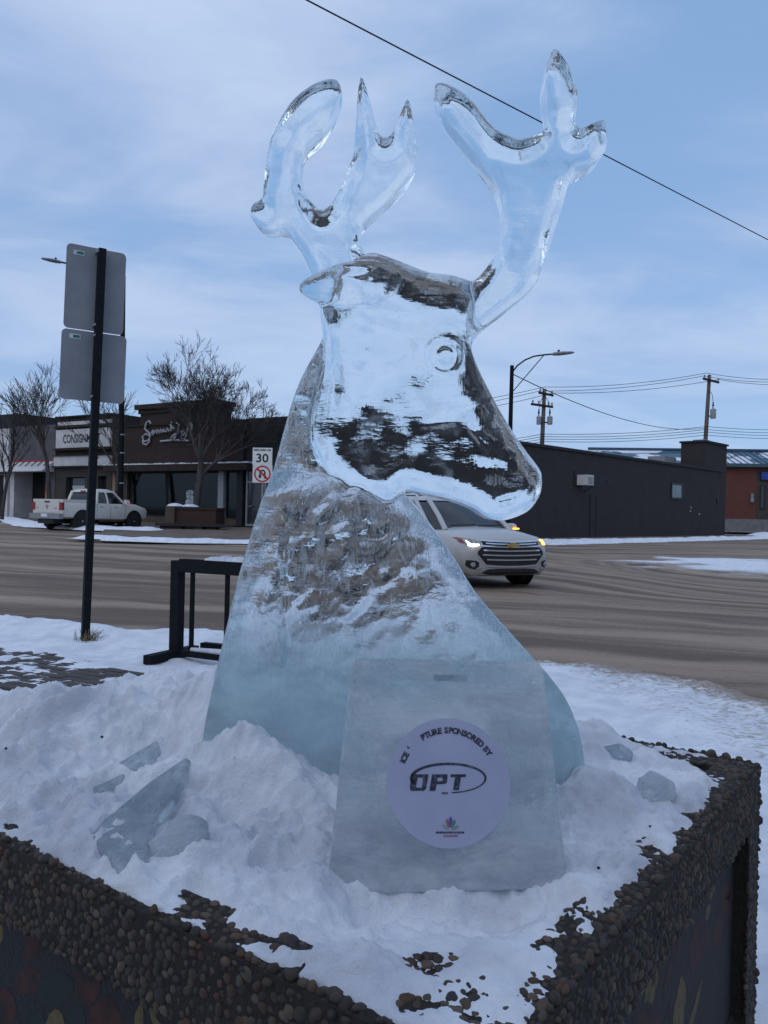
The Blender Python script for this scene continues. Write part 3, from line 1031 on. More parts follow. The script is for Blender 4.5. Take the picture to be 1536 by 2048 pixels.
def roof_mat():
    m, k, out = new_mat('blue_metal_roof_with_snow')
    t = k.n('ShaderNodeTexCoord').outputs['Object']
    nz = k.noise(k.mapping(t, (.22, .22, .35), (0, .5, 0), (1.7, 0, 0)), 1.0, 5, .5)
    f = k.ramp(nz, .50, .53)
    col = k.mix(f, (.055, .115, .165), (.74, .76, .80))
    bs = k.n('ShaderNodeBsdfPrincipled', {'Base Color': col, 'Roughness': .5})
    k.t.links.new(bs.outputs[0], out.inputs[0])
    return m


zr = OZ(1500, 907)[1] + .7
ulr = OZ(1190, 920)[0]
rf = MB()
rf.prism([WO.p(ulr, ze + .05, .5), WO.p(ulr, ze + .2, .5), WO.p(ulr, zr, -6), WO.p(ulr, zr - .15, -6)], np.array(WO.u) * (ur - ulr)).build('roof', roof_mat(), b)
wb(WO, ulr, ur, zr - .02, zr + .22, -6.3, -5.7, 'ridge_cap', simple('blue_ridge', (.04, .09, .14)), b)
wb(WO, ulr, ur, ze - .12, ze + .22, .5, .62, 'gutter', simple('teal_gutter', (.06, .11, .13)), b)
for i in range(22):
    uu = ul + .2 + i * .62
    MB().quadbox([WO.p(uu, ze + .20, .5), WO.p(uu + .06, ze + .20, .5), WO.p(uu + .06, zr, -6), WO.p(uu, zr, -6),
                  WO.p(uu, ze + .27, .5), WO.p(uu + .06, ze + .27, .5), WO.p(uu + .06, zr + .07, -6), WO.p(uu, zr + .07, -6)]).build('standing_seam', bpy.data.materials['blue_ridge'], b)
u0, z0 = OZ(1519, 1018)
u1, z1 = OZ(1530, 971)
window(WO, u0, u1, z0, z1, b, .05, .08)
window(WO, u1 + .35, u1 + .35 + (u1 - u0), z0, z1, b, .05, .08)
u0, z0 = OZ(1519, 961)
sgb = thing('blue_sign_board', WO.p(u0 + 1, z0, .2), 'plain blue sign board above the windows of the orange brick building', 'sign')
wb(WO, u0, u0 + 4, z0, OZ(1519, 943)[1], .06, .25, 'frame', M['dark_trim'], sgb)
wb(WO, u0 + .1, u0 + 3.9, z0 + .1, OZ(1519, 943)[1] - .08, .25, .27, 'face', simple('blue_sign_face', (.03, .07, .33)), sgb)
u0, z0 = OZ(1503, 995)
hs = tag(MB().lathe([(.02, 0), (.15, .02), (.20, .3), (.11, .5), (.17, .75), (.03, .9)], WO.p(u0, z0 - .5, .2), 'z', 12).build('wall_ornament', simple('pale_blue_ornament', (.22, .28, .34)), None, 50),
         'pale blue ornament mounted on the orange brick wall', 'ornament')
p0 = at_z(1511, 1058, .05)
lt = thing('short_standpipe', p0, 'short white standpipe with an angled head before the orange brick building', 'standpipe')
MB().tube([p0, p0 + (0, 0, 1.05)], .10, 8).build('pipe', M['cream_band'], lt)
MB().tube([p0 + (0, 0, 1.0), p0 + (0, 0, 1.15), p0 + (-.2, 0, 1.45), p0 + (-.38, 0, 1.65)], [.22, .22, .13, .04], 8).build('head', M['brown_trim'], lt)

# far blocks behind the shop row, closing the street behind the sculpture
fb = thing('far_brick_block', (1.0, 70, 0), 'low dark brick block far down the street behind the ice deer', 'building')
MB().box(-4.5, 9.0, 74, 90, -.1, 6.0).build('wall', M['brown_brick'], fb)
MB().box(-4.7, 9.2, 73.8, 90, 6.0, 6.3).build('coping', M['dark_trim'], fb)
for i in range(4):
    f = MB().box(-3.4 + i * 3.2, -1.6 + i * 3.2, 73.93, 74.05, 1.2, 3.4).build('window', M['dark_trim'], fb)
    MB().box(-3.3 + i * 3.2, -1.7 + i * 3.2, 73.90, 73.925, 1.3, 3.3).build('pane', M['pane_dark'], f)

# ------------------------------------------------------------------ poles and lamps


def street_lamp(base, top, head_pts, rad, label, brace=None, mat='black_metal'):
    t = thing('street_lamp', base, label, 'street lamp')
    MB().tube([base, base + (top - base) * .5, top], [rad * 1.1, rad, rad * .85], 12).build('pole', M[mat], t, 40)
    MB().lathe([(rad * 2.2, 0), (rad * 2.2, .05), (rad * 1.5, .08)], base, 'z', 10).build('base_plate', M[mat], t)
    MB().tube(head_pts, rad * .33, 8).build('arm', M[mat], t, 40)
    e, e0 = np.array(head_pts[-1]), np.array(head_pts[-2])
    dr_ = (e - e0) / np.linalg.norm(e - e0)
    s_ = np.cross(dr_, (0, 0, 1.0))
    s_ /= np.linalg.norm(s_)
    up = np.cross(s_, dr_)
    hd = MB()
    prof = [(-.1, .06, .05), (.0, .10, .07), (.25, .16, .085), (.6, .17, .075), (.95, .12, .05), (1.08, .03, .02)]
    b0 = 0
    for x_, w_, h_ in prof:
        c = e + dr_ * x_ * .8
        for kx in range(10):
            a = 2 * math.pi * kx / 10
            q = c + s_ * w_ * math.cos(a) + up * h_ * math.sin(a)
            hd.v.append(tuple(q))
    for i in range(len(prof) - 1):
        for kx in range(10):
            hd.f.append((i * 10 + kx, i * 10 + (kx + 1) % 10, (i + 1) * 10 + (kx + 1) % 10, (i + 1) * 10 + kx))
    hd.f.append(tuple(range(10)))
    hd.f.append(tuple(50 + i for i in range(10)))
    hd = hd.build('lamp_head', M['galv'], t, 40)
    MB().lathe([(.05, 0), (.05, .09), (.02, .1)], e + dr_ * .2 + up * .07, 'z', 8).build('photocell', M['black_plastic'], hd)
    if brace:
        MB().tube(brace, rad * .2, 6).build('brace', M[mat], t)
    return t


DL = 35.0
top = at_y(1024, 731, DL)
base = np.array([at_y(1019, 900, DL)[0], DL, .12])
pts = [at_y(1024, 745, DL), at_y(1035, 731, DL - .1), at_y(1050, 720, DL - .2), at_y(1068, 712.5, DL - .3), at_y(1090, 709.5, DL - .4), at_y(1108, 708, DL - .5)]
street_lamp(base, top, pts, .10, 'dark street lamp with a curved braced arm beside the charcoal building',
            [at_y(1024, 785, DL), at_y(1088, 710, DL - .4)])
DL2 = 39.5
base = np.array([at_y(241, 1010, DL2)[0], DL2, .36])
top = at_y(247, 552, DL2)
pts = [at_y(247, 556, DL2), at_y(230, 543, DL2 - .4), at_y(170, 534, DL2 - 1.2), at_y(120, 524, DL2 - 2)]
lp = street_lamp(base, top, pts, .125, 'tall dark street lamp behind the pickup and the sign backs')
for i, zz in enumerate((4.0, 4.9, 2.5)):
    MB().lathe([(.14, 0), (.15, .03), (.14, .06)], (base[0] + .02, base[1], zz), 'z', 10).build('band', M['galv'], lp)


def insulator(mb, p, h=.28):
    mb.lathe([(.05, 0), (.05, h * .4), (.09, h * .45), (.09, h * .6), (.05, h * .65), (.07, h * .9), (.02, h)], p, 'z', 8)


D1, D2 = 66.0, 70.0
U1 = {}


def util_pole(name_label, D_, px_top, py_top, px_b, py_b, arms, cans, key):
    top = at_y(px_top, py_top, D_)
    low = at_y(px_b, py_b, D_)
    base = low + (low - top) * ((low[2] - .05) / (top[2] - low[2]))
    t = thing('utility_pole', base, name_label, 'utility pole')
    MB().tube([base, low, top], [.21, .19, .15], 10).build('pole', M['wood_pole'], t, 50)
    for ends in arms:
        a, e = at_y(*ends[0], D_ - .25), at_y(*ends[1], D_ - .25)
        m_ = (a + e) / 2
        dv = (e - a) / 2
        arm = MB().obox(m_, dv, (0, .08, 0), (0, 0, .09)).build('crossarm', M['brown_trim'], t)
        ins = ends[2]
        for f in ins:
            mb = MB()
            insulator(mb, a + (e - a) * f + (0, 0, .09))
            mb.build('insulator', M['galv'], arm, 40)
    for (cx_, cy0, cy1, w_) in cans:
        c0_, c1_ = at_y(cx_, cy1, D_ - .4), at_y(cx_, cy0, D_ - .4)
        r_ = w_ / 2 * D_ / FPX
        h_ = c1_[2] - c0_[2]
        cn = MB().lathe([(r_ * .9, 0), (r_, .06), (r_, h_ - .08), (r_ * 1.06, h_ - .07), (r_ * 1.06, h_), (r_ * .5, h_ + .08)], c0_, 'z', 14).build('transformer', M['transformer'], t, 40)
        mb = MB()
        insulator(mb, c1_ + (0, 0, .05), .6)
        mb.build('bushing', M['brown_trim'], cn, 40)
        ctr = at_y(px_top + (px_b - px_top) * .5, (cy0 + cy1) / 2, D_)
        MB().tube([c0_ + (0, 0, h_ * .3), (ctr[0], ctr[1], c0_[2] + h_ * .3)], .06, 6).build('bracket', M['black_metal'], t)
        MB().tube([c1_ + (0, 0, .6), c1_ + ((ctr[0] - c1_[0]) * .3, 0, 1.3), (ctr[0], ctr[1], c1_[2] + 1.9)], .025, 5).build('lead', M['wire'], t)
    return t


util_pole('wooden utility pole with two crossarms and twin grey transformers', D1, 1089, 778, 1084, 890,
          [((1077, 785), (1107, 791), (.12, .42, .9)), ((1062, 808), (1106, 814), (.08, .35, .8, .95))], [(1077.5, 834, 849, 9.5), (1099.5, 834, 849, 11)], 'a')
util_pole('wooden utility pole with one crossarm and one grey transformer behind the chimney', D2, 1419, 750, 1411, 880,
          [((1406, 757), (1438, 765), (.1, .45, .95))], [(1426, 819, 837, 11)], 'b')
t2 = at_y(1414, 856, D2 - .2)


def wire(p, q, sag, rad, label, n=20, grp=None):
    p, q = np.array(p, float), np.array(q, float)
    pts = [p + (q - p) * t - np.array([0, 0, sag * 4 * t * (1 - t)]) for t in np.linspace(0, 1, n)]
    return tag(MB().tube(pts, rad, 5).build('power_line', M['wire'], None), label, 'cable', grp)


wr = .022
spans = [((1089, 774), (1413, 746), 'top'), ((1079, 782), (1407, 752), 'second'), ((1105, 786), (1437, 759), 'third')]
for i, (a, e, nm) in enumerate(spans):
    wire(at_y(*a, D1 - .2), at_y(*e, D2 - .2), .35, wr, 'thin line strung between the two utility poles, %s from the top' % nm)
    wire(at_y(*e, D2 - .2), at_y(e[0] + 260, e[1] + 4 - 2 * i, D2 + 4), .5, wr, 'thin line running right from the chimney utility pole, %s from the top' % nm)
    wire(at_y(*a, D1 - .2), at_y(a[0] - 320, a[1] + 48 + i * 4, D1 + 3), .3, wr, 'thin line running left from the twin transformer pole, %s from the top' % nm)
for i, (ya, yb, yc) in enumerate(((868, 853, 853), (873, 859, 859), (878, 864, 865), (883, 870, 871))):
    nm = ('uppermost', 'second', 'third', 'lowest')[i]
    wire(at_y(1086, ya, D1 - .25), at_y(1412, yb, D2 - .25), .25, wr, 'service line low between the utility poles, %s of four' % nm)
    wire(at_y(1414, yb, D2 - .25), at_y(1660, yc + 2, D2 + 3), .25, wr, 'service line low to the right of the chimney pole, %s of four' % nm)
    wire(at_y(1086, ya, D1 - .25), at_y(800, ya + 34, D1), .2, wr, 'service line low to the left of the transformer pole, %s of four' % nm)
wire(at_y(1230, 907, 76), at_y(1700, 896, 80), .1, .03, 'low line passing behind the chimney just over the roofs')
wire(at_y(1027, 749, DL), at_y(1412, 856, D2 - .3), .9, .022, 'slack line from the street lamp to the chimney utility pole')
pa_, pb_ = at_y(620, -2, 8.75), at_y(1537, 476, 15.8)
dv = pb_ - pa_
wire(pa_ - dv * .7, pb_ + dv * 1.2, .04, .0095, 'dark overhead cable slanting across the sky behind the antlers', 60)

# small sign post by the dark building
p0 = WR.p(WR.uz(1333, 1020)[0], ZR, 1.8)
p0 = at_z(1332, 1066, ZR)
sp = thing('parking_sign', p0, 'small plate on a thin white post before the charcoal wall', 'sign')
D_ = p0[1]
q = at_y(1333, 975, D_)
MB().tube([p0, q], .055, 8).build('post', M['cream_band'], sp)
a, e = at_y(1332, 991, D_ - .08), at_y(1338, 976, D_ - .08)
MB().box(a[0], e[0], a[1], a[1] + .02, a[2], e[2]).build('plate', M['pane_frost'], sp)

# speed limit sign
DS = 33.5
base = np.array([at_y(523, 1000, DS)[0], DS, .2])
sp = thing('speed_limit_sign', base, 'white MAXIMUM 30 sign over a no U-turn sign at the deer neck', 'sign')
c_ = at_y(524, 930, DS)
MB().tube([base, (base[0] + .06, DS, c_[2] + .7)], .04, 8).build('post', M['galv'], sp)


def plate(px0, py0, px1, py1, D_, name, parent, mat='white', th=.02):
    a, e = at_y(px0, py1, D_), at_y(px1, py0, D_)
    return MB().box(a[0], e[0], D_ - th, D_, a[2], e[2]).build(name, M[mat], parent), a, e


pl, a, e = plate(505, 896, 545, 929.5, DS - .06, 'plate', sp)
W_ = e[0] - a[0]
H_ = e[2] - a[2]
for body, zf, hf, wf, bold in (('MAXIMUM', .80, .13, .84, .015), ('30', .14, .52, .62, .02)):
    V, Fc = text_mesh(body, 1.0, bold)
    mn, mx = V.min(0), V.max(0)
    mb = MB()
    add_text(mb, V, Fc, lambda x, y: ((a[0] + e[0]) / 2 + (x - (mn[0] + mx[0]) / 2) / (mx[0] - mn[0]) * wf * W_, DS - .085, a[2] + H_ * (zf + (y - mn[1]) / (mx[1] - mn[1]) * hf)))
    mb.build('lettering', M['black_print'], pl)
pl2, a, e = plate(505, 930.5, 545, 965, DS - .06, 'plate', sp)
W_, H_ = e[0] - a[0], e[2] - a[2]
cx_, cz_ = (a[0] + e[0]) / 2, (a[2] + e[2]) / 2
ys_ = DS - .09


def flat_ring(mb, cx, cz, y, r0, r1, n=36, a0=0, a1=2 * math.pi, sx=1.0):
    b = len(mb.v)
    for i in range(n + 1):
        t = a0 + (a1 - a0) * i / n
        mb.v.append((cx + sx * r0 * math.cos(t), y, cz + r0 * math.sin(t)))
        mb.v.append((cx + sx * r1 * math.cos(t), y, cz + r1 * math.sin(t)))
    for i in range(n):
        mb.f.append((b + 2 * i, b + 2 * i + 1, b + 2 * i + 3, b + 2 * i + 2))


r_ = H_ * .47
mb = MB()
flat_ring(mb, cx_, cz_, ys_, r_ * .82, r_)
s45 = r_ * .66
mb.v += [(cx_ - s45 - .03, ys_ - .004, cz_ + s45 - .03), (cx_ - s45 + .03, ys_ - .004, cz_ + s45 + .03), (cx_ + s45 + .03, ys_ - .004, cz_ - s45 + .03), (cx_ + s45 - .03, ys_ - .004, cz_ - s45 - .03)]
mb.f.append(tuple(range(len(mb.v) - 4, len(mb.v))))
mb.build('ban_ring', M['red_print'], pl2)
mb = MB()
flat_ring(mb, cx_, cz_ + r_ * .12, ys_ + .002, r_ * .20, r_ * .38, 16, 0, math.pi)
for x0, x1, z0 in ((.20, .38, -.55), (-.38, -.20, -.25)):
    b0 = len(mb.v)
    mb.v += [(cx_ + r_ * x0, ys_ + .002, cz_ + r_ * z0), (cx_ + r_ * x1, ys_ + .002, cz_ + r_ * z0), (cx_ + r_ * x1, ys_ + .002, cz_ + r_ * .12), (cx_ + r_ * x0, ys_ + .002, cz_ + r_ * .12)]
    mb.f.append((b0, b0 + 1, b0 + 2, b0 + 3))
b0 = len(mb.v)
mb.v += [(cx_ - r_ * .52, ys_ + .002, cz_ - r_ * .22), (cx_ - r_ * .06, ys_ + .002, cz_ - r_ * .22), (cx_ - r_ * .29, ys_ + .002, cz_ - r_ * .6)]
mb.f.append((b0, b0 + 1, b0 + 2))
mb.build('turn_arrow', M['black_print'], pl2)

# ------------------------------------------------------------------ near sign post seen from behind
DP = 7.4
base = at_z(170, 1284, .10)
DP = base[1]
top = at_y(204, 498, DP + .05)
sp = thing('street_sign', base, 'two bare metal sign backs stacked on a black post in the snow', 'sign')
dv = top - base
dv /= np.linalg.norm(dv)
dirx = np.array([math.cos(math.radians(34)), math.sin(math.radians(34)), 0])
diry = np.cross(dv, dirx)
c_ = (base + top) / 2
hl = np.linalg.norm(top - base) / 2
MB().obox(c_ + (0, 0, -.02), dirx * .034, diry * .034, dv * (hl + .02)).build('post', M['black_metal'], sp)


def sign_back(cpx, cpy, wd, ht, name):
    c = at_y(cpx, cpy, DP + .04) + diry * .055
    r = .045
    pts = []
    for (sx, sz, a0) in ((1, 1, 0), (-1, 1, 90), (-1, -1, 180), (1, -1, 270)):
        for i in range(6):
            a = math.radians(a0 + i * 18)
            pts.append(c + dirx * (sx * (wd / 2 - r) + r * math.cos(a)) + dv * (sz * (ht / 2 - r) + r * math.sin(a)))
    pl = MB().prism(pts, diry * .006).build(name, M['alu'], sp)
    q = c + dirx * (-wd * .30) + dv * (ht * .405) - diry * .002
    st = MB().obox(q, dirx * .050, diry * .0012, dv * .022).build('sticker', M['pale_print'], pl)
    MB().obox(q - diry * .002 + dirx * .012, dirx * .030, diry * .0012, dv * .013).build('sticker_print', M['green_print'], pl)
    for s_ in (-.44, .44):
        MB().obox(c - diry * .05 + dv * ht * s_, dirx * .022, diry * .05, dv * .010).build('bolt', M['galv'], pl)
    return pl


if np.dot(diry, np.array([0, -1, 0])) > 0:
    diry = -diry
sign_back(194, 577, .555, .80, 'sign_plate')
sign_back(190, 732, .605, .665, 'sign_plate')
gt = MB()
for i in range(60):
    a, r = random.uniform(0, 6.28), random.uniform(.03, .12)
    p = base + (r * math.cos(a), r * math.sin(a), -.02)
    h_ = random.uniform(.05, .16)
    q = p + (random.uniform(-.02, .12), random.uniform(-.08, .04), h_)
    m_ = (p + q) / 2 + (0, 0, .03)
    gt.tube([p, m_, q], [.003, .0025, .001], 3)
tag(gt.build('grass_tuft', M['grass']), 'dry grass tuft at the foot of the black sign post', 'grass')

# ------------------------------------------------------------------ bike rack
pf = at_z(352, 1314, .13)
br = thing('bike_rack', pf, 'black square-tube bike rack dusted with snow beside the ice deer', 'bike rack')
ht = pf + (0, 0, .82)
dx_ = np.array([.90, -.44, 0])
dx_ /= np.linalg.norm(dx_)
dy_ = np.array([-dx_[1], dx_[0], 0])
L_ = 1.55
h_ = .043
up = np.array([0, 0, 1.0])
MB().obox(pf + up * .41, dx_ * h_, dy_ * h_, up * .41).build('upright', M['black_metal'], br)
MB().obox(pf + dx_ * L_ + up * .41, dx_ * h_, dy_ * h_, up * .41).build('upright', M['black_metal'], br)
tb = MB().obox(pf + dx_ * L_ / 2 + up * .782, dx_ * (L_ / 2 - h_ - .001), dy_ * h_, up * .055).build('top_beam', M['black_metal'], br)
sc = MB()
for i in range(26):
    s0 = .32 + i * .04
    hh_ = .012 + .010 * random.random() + (.0 if 0 < i < 25 else -.006)
    sc.obox(pf + dx_ * (s0 + .02) + up * (.838 + hh_), dx_ * .0202, dy_ * (.047 + .004 * random.random()), up * hh_)
sc.build('snow_cap', M['snow'], tb)
for s0 in (0, L_):
    MB().obox(pf + dx_ * s0 + up * .03 - dy_ * .05, dx_ * .04, dy_ * .30, up * .035).build('foot', M['black_metal'], br)
for i in range(5):
    s0 = .16 + i * .36
    if s0 < L_ - .1:
        q = pf + dx_ * s0 + dy_ * .0
        MB().tube([q + up * .05, q + up * .73], .021, 8).build('bar', M['black_metal'], br, 40)
MB().obox(pf + dx_ * .7 + dy_ * .30 + up * .07, (dx_ * .62 + dy_ * .05), dy_ * .035, up * .028).build('base_channel', M['black_metal'], br)
MB().obox(pf + dx_ * .7 - dy_ * .02 + up * .05, dx_ * .60, dy_ * .04, up * .024).build('base_channel', M['black_metal'], br)
sc = MB().tube([pf + dx_ * .18 - dy_ * .02 + up * .082, pf + dx_ * .7 - dy_ * .02 + up * .092, pf + dx_ * 1.25 - dy_ * .02 + up * .082], [.02, .034, .02], 8).build('snow_cap', M['snow'], br, 60)

# ------------------------------------------------------------------ bench and brick planter across the street
DB = 38.0
c0 = at_y(385, 1058, DB)
zb = float(gh(c0[0], DB)) + .05
bp = thing('brick_street_planter', (c0[0], DB + 1.2, zb), 'brown brick planter with a square pillar across the street', 'planter')
a, e = at_y(347, 1048, DB + .5), at_y(432, 1020, DB + .5)
zt_ = at_y(385, 1019, DB + .5)[2]
box_ = MB().box(a[0], e[0], DB + .5, DB + 2.6, zb - .2, zt_).build('box', M['red_brick'], bp)
MB().box(a[0] - .06, e[0] + .06, DB + .44, DB + 2.66, zt_, zt_ + .10).build('rim', M['brown_brick'], bp)
a2, e2_ = at_y(330, 1048, DB + .3), at_y(349, 1012, DB + .3)
pil = MB().box(a2[0], e2_[0], DB + .3, DB + 1.2, zb - .2, at_y(340, 1013, DB + .3)[2]).build('pillar', M['wood_wall'], bp)
ztp = at_y(340, 1013, DB + .3)[2]
sc = MB().lathe([(.40, 0), (.42, .03), (.3, .12), (.1, .17)], (a2[0] + .35, DB + .75, ztp), 'z', 12).build('snow_cap', M['snow'], pil, 60)
MB().lathe([(.42, 0), (.45, .04), (.3, .12), (.1, .16)], (at_y(380, 1018, DB + .9)[0], DB + .9, zt_ + .10), 'z', 12).build('snow_cap', M['snow'], bp, 60)
bn = thing('street_bench', (c0[0], DB, zb), 'long low dark bench in front of the brick planter across the street', 'bench')
for i in range(3):
    p, q = at_y(311, 1049 + i, DB - .5 + i * .32), at_y(456, 1048, DB - .5 + i * .32)
    zs = at_y(385, 1049, DB)[2]
    MB().box(p[0], q[0], DB - .6 + i * .32, DB - .31 + i * .32, zs - .08, zs + .04).build('slat', M['black_plastic'], bn)
for x0, x1 in ((320, 362), (388, 405), (413, 432)):
    p, q = at_y(x0, 1060, DB - .4), at_y(x1, 1060, DB - .4)
    MB().box(p[0], q[0], DB - .45, DB + .35, zb - .2, at_y(385, 1049, DB)[2] - .08).build('leg', M['brown_brick'] if x0 != 388 else M['wood_wall'], bn)
# the small sculpture on it
D_ = DB + .9
cx3, z3 = at_y(379, 1014, D_)[0], zt_ + .16
th_ = at_y(379, 980, D_)[2] - z3
mb = MB()
pr_ = [(.13, 0), (.17, .05), (.16, .2), (.19, .3), (.13, .45), (.17, .58), (.15, .72), (.18, .85), (.12, .95), (.03, 1.0)]
for i, (r0, h0) in enumerate(pr_):
    for k_ in range(12):
        a_ = k_ * math.pi / 6
        rr = r0 * (1 + .22 * math.sin(3 * a_ + i * 1.7) + .1 * math.sin(5 * a_ + i))
        mb.v.append((cx3 + rr * math.cos(a_), D_ + rr * math.sin(a_), z3 + h0 * th_))
for i in range(len(pr_) - 1):
    for k_ in range(12):
        mb.f.append((i * 12 + k_, i * 12 + (k_ + 1) % 12, (i + 1) * 12 + (k_ + 1) % 12, (i + 1) * 12 + k_))
mb.f += [tuple(range(12)), tuple(len(mb.v) - 12 + i for i in range(12))]
tag(mb.build('ice_sculpture', M['ice_cloudy'], None, 60), 'small upright ice sculpture on the brick planter across the street', 'sculpture')


# ------------------------------------------------------------------ bare trees
def bare_tree(base, height, spread, seed, label, fork=.35, lean=(0, 0), trunk_r=.17, depth=6, fan=1.0, twig=.012):
    rnd = random.Random(seed)
    t = thing('bare_tree', base, label, 'tree', 'leafless trees on the far pavement')
    tr, cr = MB(), MB()

    def grow(p, d, L, r, lev):
        n = 4 if lev < 3 else 3
        pts, rr = [p], [r]
        q = p.copy()
        dd = d.copy()
        r1 = max(r * (.62 if lev else .75), twig * .6)
        for i in range(n):
            dd = dd + np.array([rnd.gauss(0, .10), rnd.gauss(0, .10), rnd.gauss(.02, .06)]) * (1 if lev else .4)
            dd /= np.linalg.norm(dd)
            q = q + dd * L / n
            pts.append(q.copy())
            rr.append(r + (r1 - r) * (i + 1) / n)
        (tr if lev < 2 else cr).tube(pts, rr, 7 if lev < 2 else (5 if lev < 4 else 3), cap=lev < 2)
        if lev >= depth:
            return
        kids = (rnd.choice((3, 4)) if lev < 2 else rnd.choice((2, 3, 3))) if lev else 5
        for kx in range(kids):
            f = 1.0 if kx == 0 else rnd.uniform(.35 if lev else .8, 1.0)
            j = min(n, max(1, int(round(f * n))))
            s = pts[j]
            ang = rnd.uniform(.28, .75) * fan * (.45 if kx == 0 and lev else 1)
            az = rnd.uniform(0, 6.283)
            ref = np.cross(dd, (.3, .2, .9))
            ref /= np.linalg.norm(ref) + 1e-9
            ref2 = np.cross(dd, ref)
            nd = dd * math.cos(ang) + math.sin(ang) * (ref * math.cos(az) + ref2 * math.sin(az))
            nd[2] = nd[2] * .92 + .17
            nd /= np.linalg.norm(nd)
            grow(s, nd, L * rnd.uniform(.60, .86) * (spread if lev == 0 else 1), max(rr[j] * .68, twig), lev + 1)

    d0 = np.array([lean[0], lean[1], 1.0])
    d0 /= np.linalg.norm(d0)
    grow(np.array(base, float), d0, height * fork, trunk_r, 0)
    tr.build('trunk', M['bark'], t, 60)
    cr.build('crown', M['bark'], t)
    return t


DT = 40.2
b_ = at_y(389, 1046, DT)
bare_tree((b_[0], DT, .42), 8.0, .72, 8, 'large spreading leafless tree in front of the brown brick store', .42, trunk_r=.21, depth=8, fan=1.05, twig=.0095)
DT = 45.5
b_ = at_y(101, 1020, DT)
bare_tree((b_[0], DT, .44), 7.8, .66, 12, 'leafless tree with a forked trunk before the grey stucco shop', .46, lean=(-.02, 0), trunk_r=.15, depth=6, fan=.9)
DT = 41.5
b_ = at_y(226, 1030, DT)
bare_tree((b_[0], DT, .42), 8.0, .60, 23, 'slender leafless tree between the sign post and the tall street lamp', .46, lean=(.03, 0), trunk_r=.10, depth=5, fan=.85)
DT = 47.5
b_ = at_y(4, 1020, DT)
bare_tree((b_[0], DT, .44), 6.0, .62, 31, 'small leafless tree at the left edge before the pale shop', .5, lean=(.05, 0), trunk_r=.12, depth=5, fan=.7)


# ------------------------------------------------------------------ vehicles (local: x forward, y left, z up)
def loft(secs, cap=True):
    """secs: list of (x, half outline [(y,z)...] from bottom centre to top centre)"""
    mb = MB()
    m = None
    for x, half in secs:
        ring = [(x, y, z) for y, z in half] + [(x, -y, z) for y, z in reversed(half[1:-1])]
        m = len(ring)
        mb.v += ring
    for i in range(len(secs) - 1):
        for k in range(m):
            mb.f.append((i * m + k, i * m + (k + 1) % m, (i + 1) * m + (k + 1) % m, (i + 1) * m + k))
    if cap:
        mb.f.append(tuple(range(m)))
        mb.f.append(tuple((len(secs) - 1) * m + k for k in range(m)))
    return mb


def bvh_of(mb):
    return BVHTree.FromPolygons([Vector(v) for v in mb.v], mb.f)


class Skin:
    """lays curved pieces on a body shell"""
    def __init__(self, mb):
        self.b = bvh_of(mb)

    def front(self, y, z, s=1):
        h = self.b.ray_cast(Vector((6 * s, y, z)), Vector((-s, 0, 0)))[0]
        return h.x if h else None

    def side(self, x, z, s=-1):
        h = self.b.ray_cast(Vector((x, 4 * s, z)), Vector((0, -s, 0)))[0]
        return h.y if h else None

    def fstrip(self, cols, off, s=1, th=.03, fallback=None):
        """cols: (y, zlo, zhi); strip hugging the front (s=1) or tail (s=-1)"""
        mb = MB()
        nz = 4
        for y, z0, z1 in cols:
            for j in range(nz + 1):
                z = z0 + (z1 - z0) * j / nz
                x = self.front(y, z, s)
                if x is None:
                    x = fallback if fallback is not None else 2.3 * s
                mb.v.append((x + s * off, y, z))
        n = len(cols)
        for i in range(n - 1):
            for j in range(nz):
                a = i * (nz + 1) + j
                mb.f.append((a, a + 1, a + nz + 2, a + nz + 1))
        k = len(mb.v)
        for v in list(mb.v):
            mb.v.append((v[0] - s * th, v[1], v[2]))
        for f in list(mb.f):
            mb.f.append(tuple(k + q for q in reversed(f)))
        rim = [i * (nz + 1) for i in range(n)] + [(n - 1) * (nz + 1) + j for j in range(1, nz + 1)] + [i * (nz + 1) + nz for i in range(n - 2, -1, -1)] + [j for j in range(nz - 1, 0, -1)]
        for i in range(len(rim)):
            a, b_ = rim[i], rim[(i + 1) % len(rim)]
            mb.f.append((a, b_, k + b_, k + a))
        return mb

    def sstrip(self, cols, off, s=-1, th=.03):
        """cols: (x, zlo, zhi); strip hugging a flank (s = -1 right, 1 left)"""
        mb = MB()
        nz = 3
        for x, z0, z1 in cols:
            for j in range(nz + 1):
                z = z0 + (z1 - z0) * j / nz
                y = self.side(x, z, s)
                if y is None:
                    y = s * .9
                mb.v.append((x, y + s * off, z))
        n = len(cols)
        for i in range(n - 1):
            for j in range(nz):
                a = i * (nz + 1) + j
                mb.f.append((a, a + 1, a + nz + 2, a + nz + 1))
        k = len(mb.v)
        for v in list(mb.v):
            mb.v.append((v[0], v[1] - s * th, v[2]))
        for f in list(mb.f):
            mb.f.append(tuple(k + q for q in reversed(f)))
        rim = [i * (nz + 1) for i in range(n)] + [(n - 1) * (nz + 1) + j for j in range(1, nz + 1)] + [i * (nz + 1) + nz for i in range(n - 2, -1, -1)] + [j for j in range(nz - 1, 0, -1)]
        for i in range(len(rim)):
            a, b_ = rim[i], rim[(i + 1) % len(rim)]
            mb.f.append((a, b_, k + b_, k + a))
        return mb


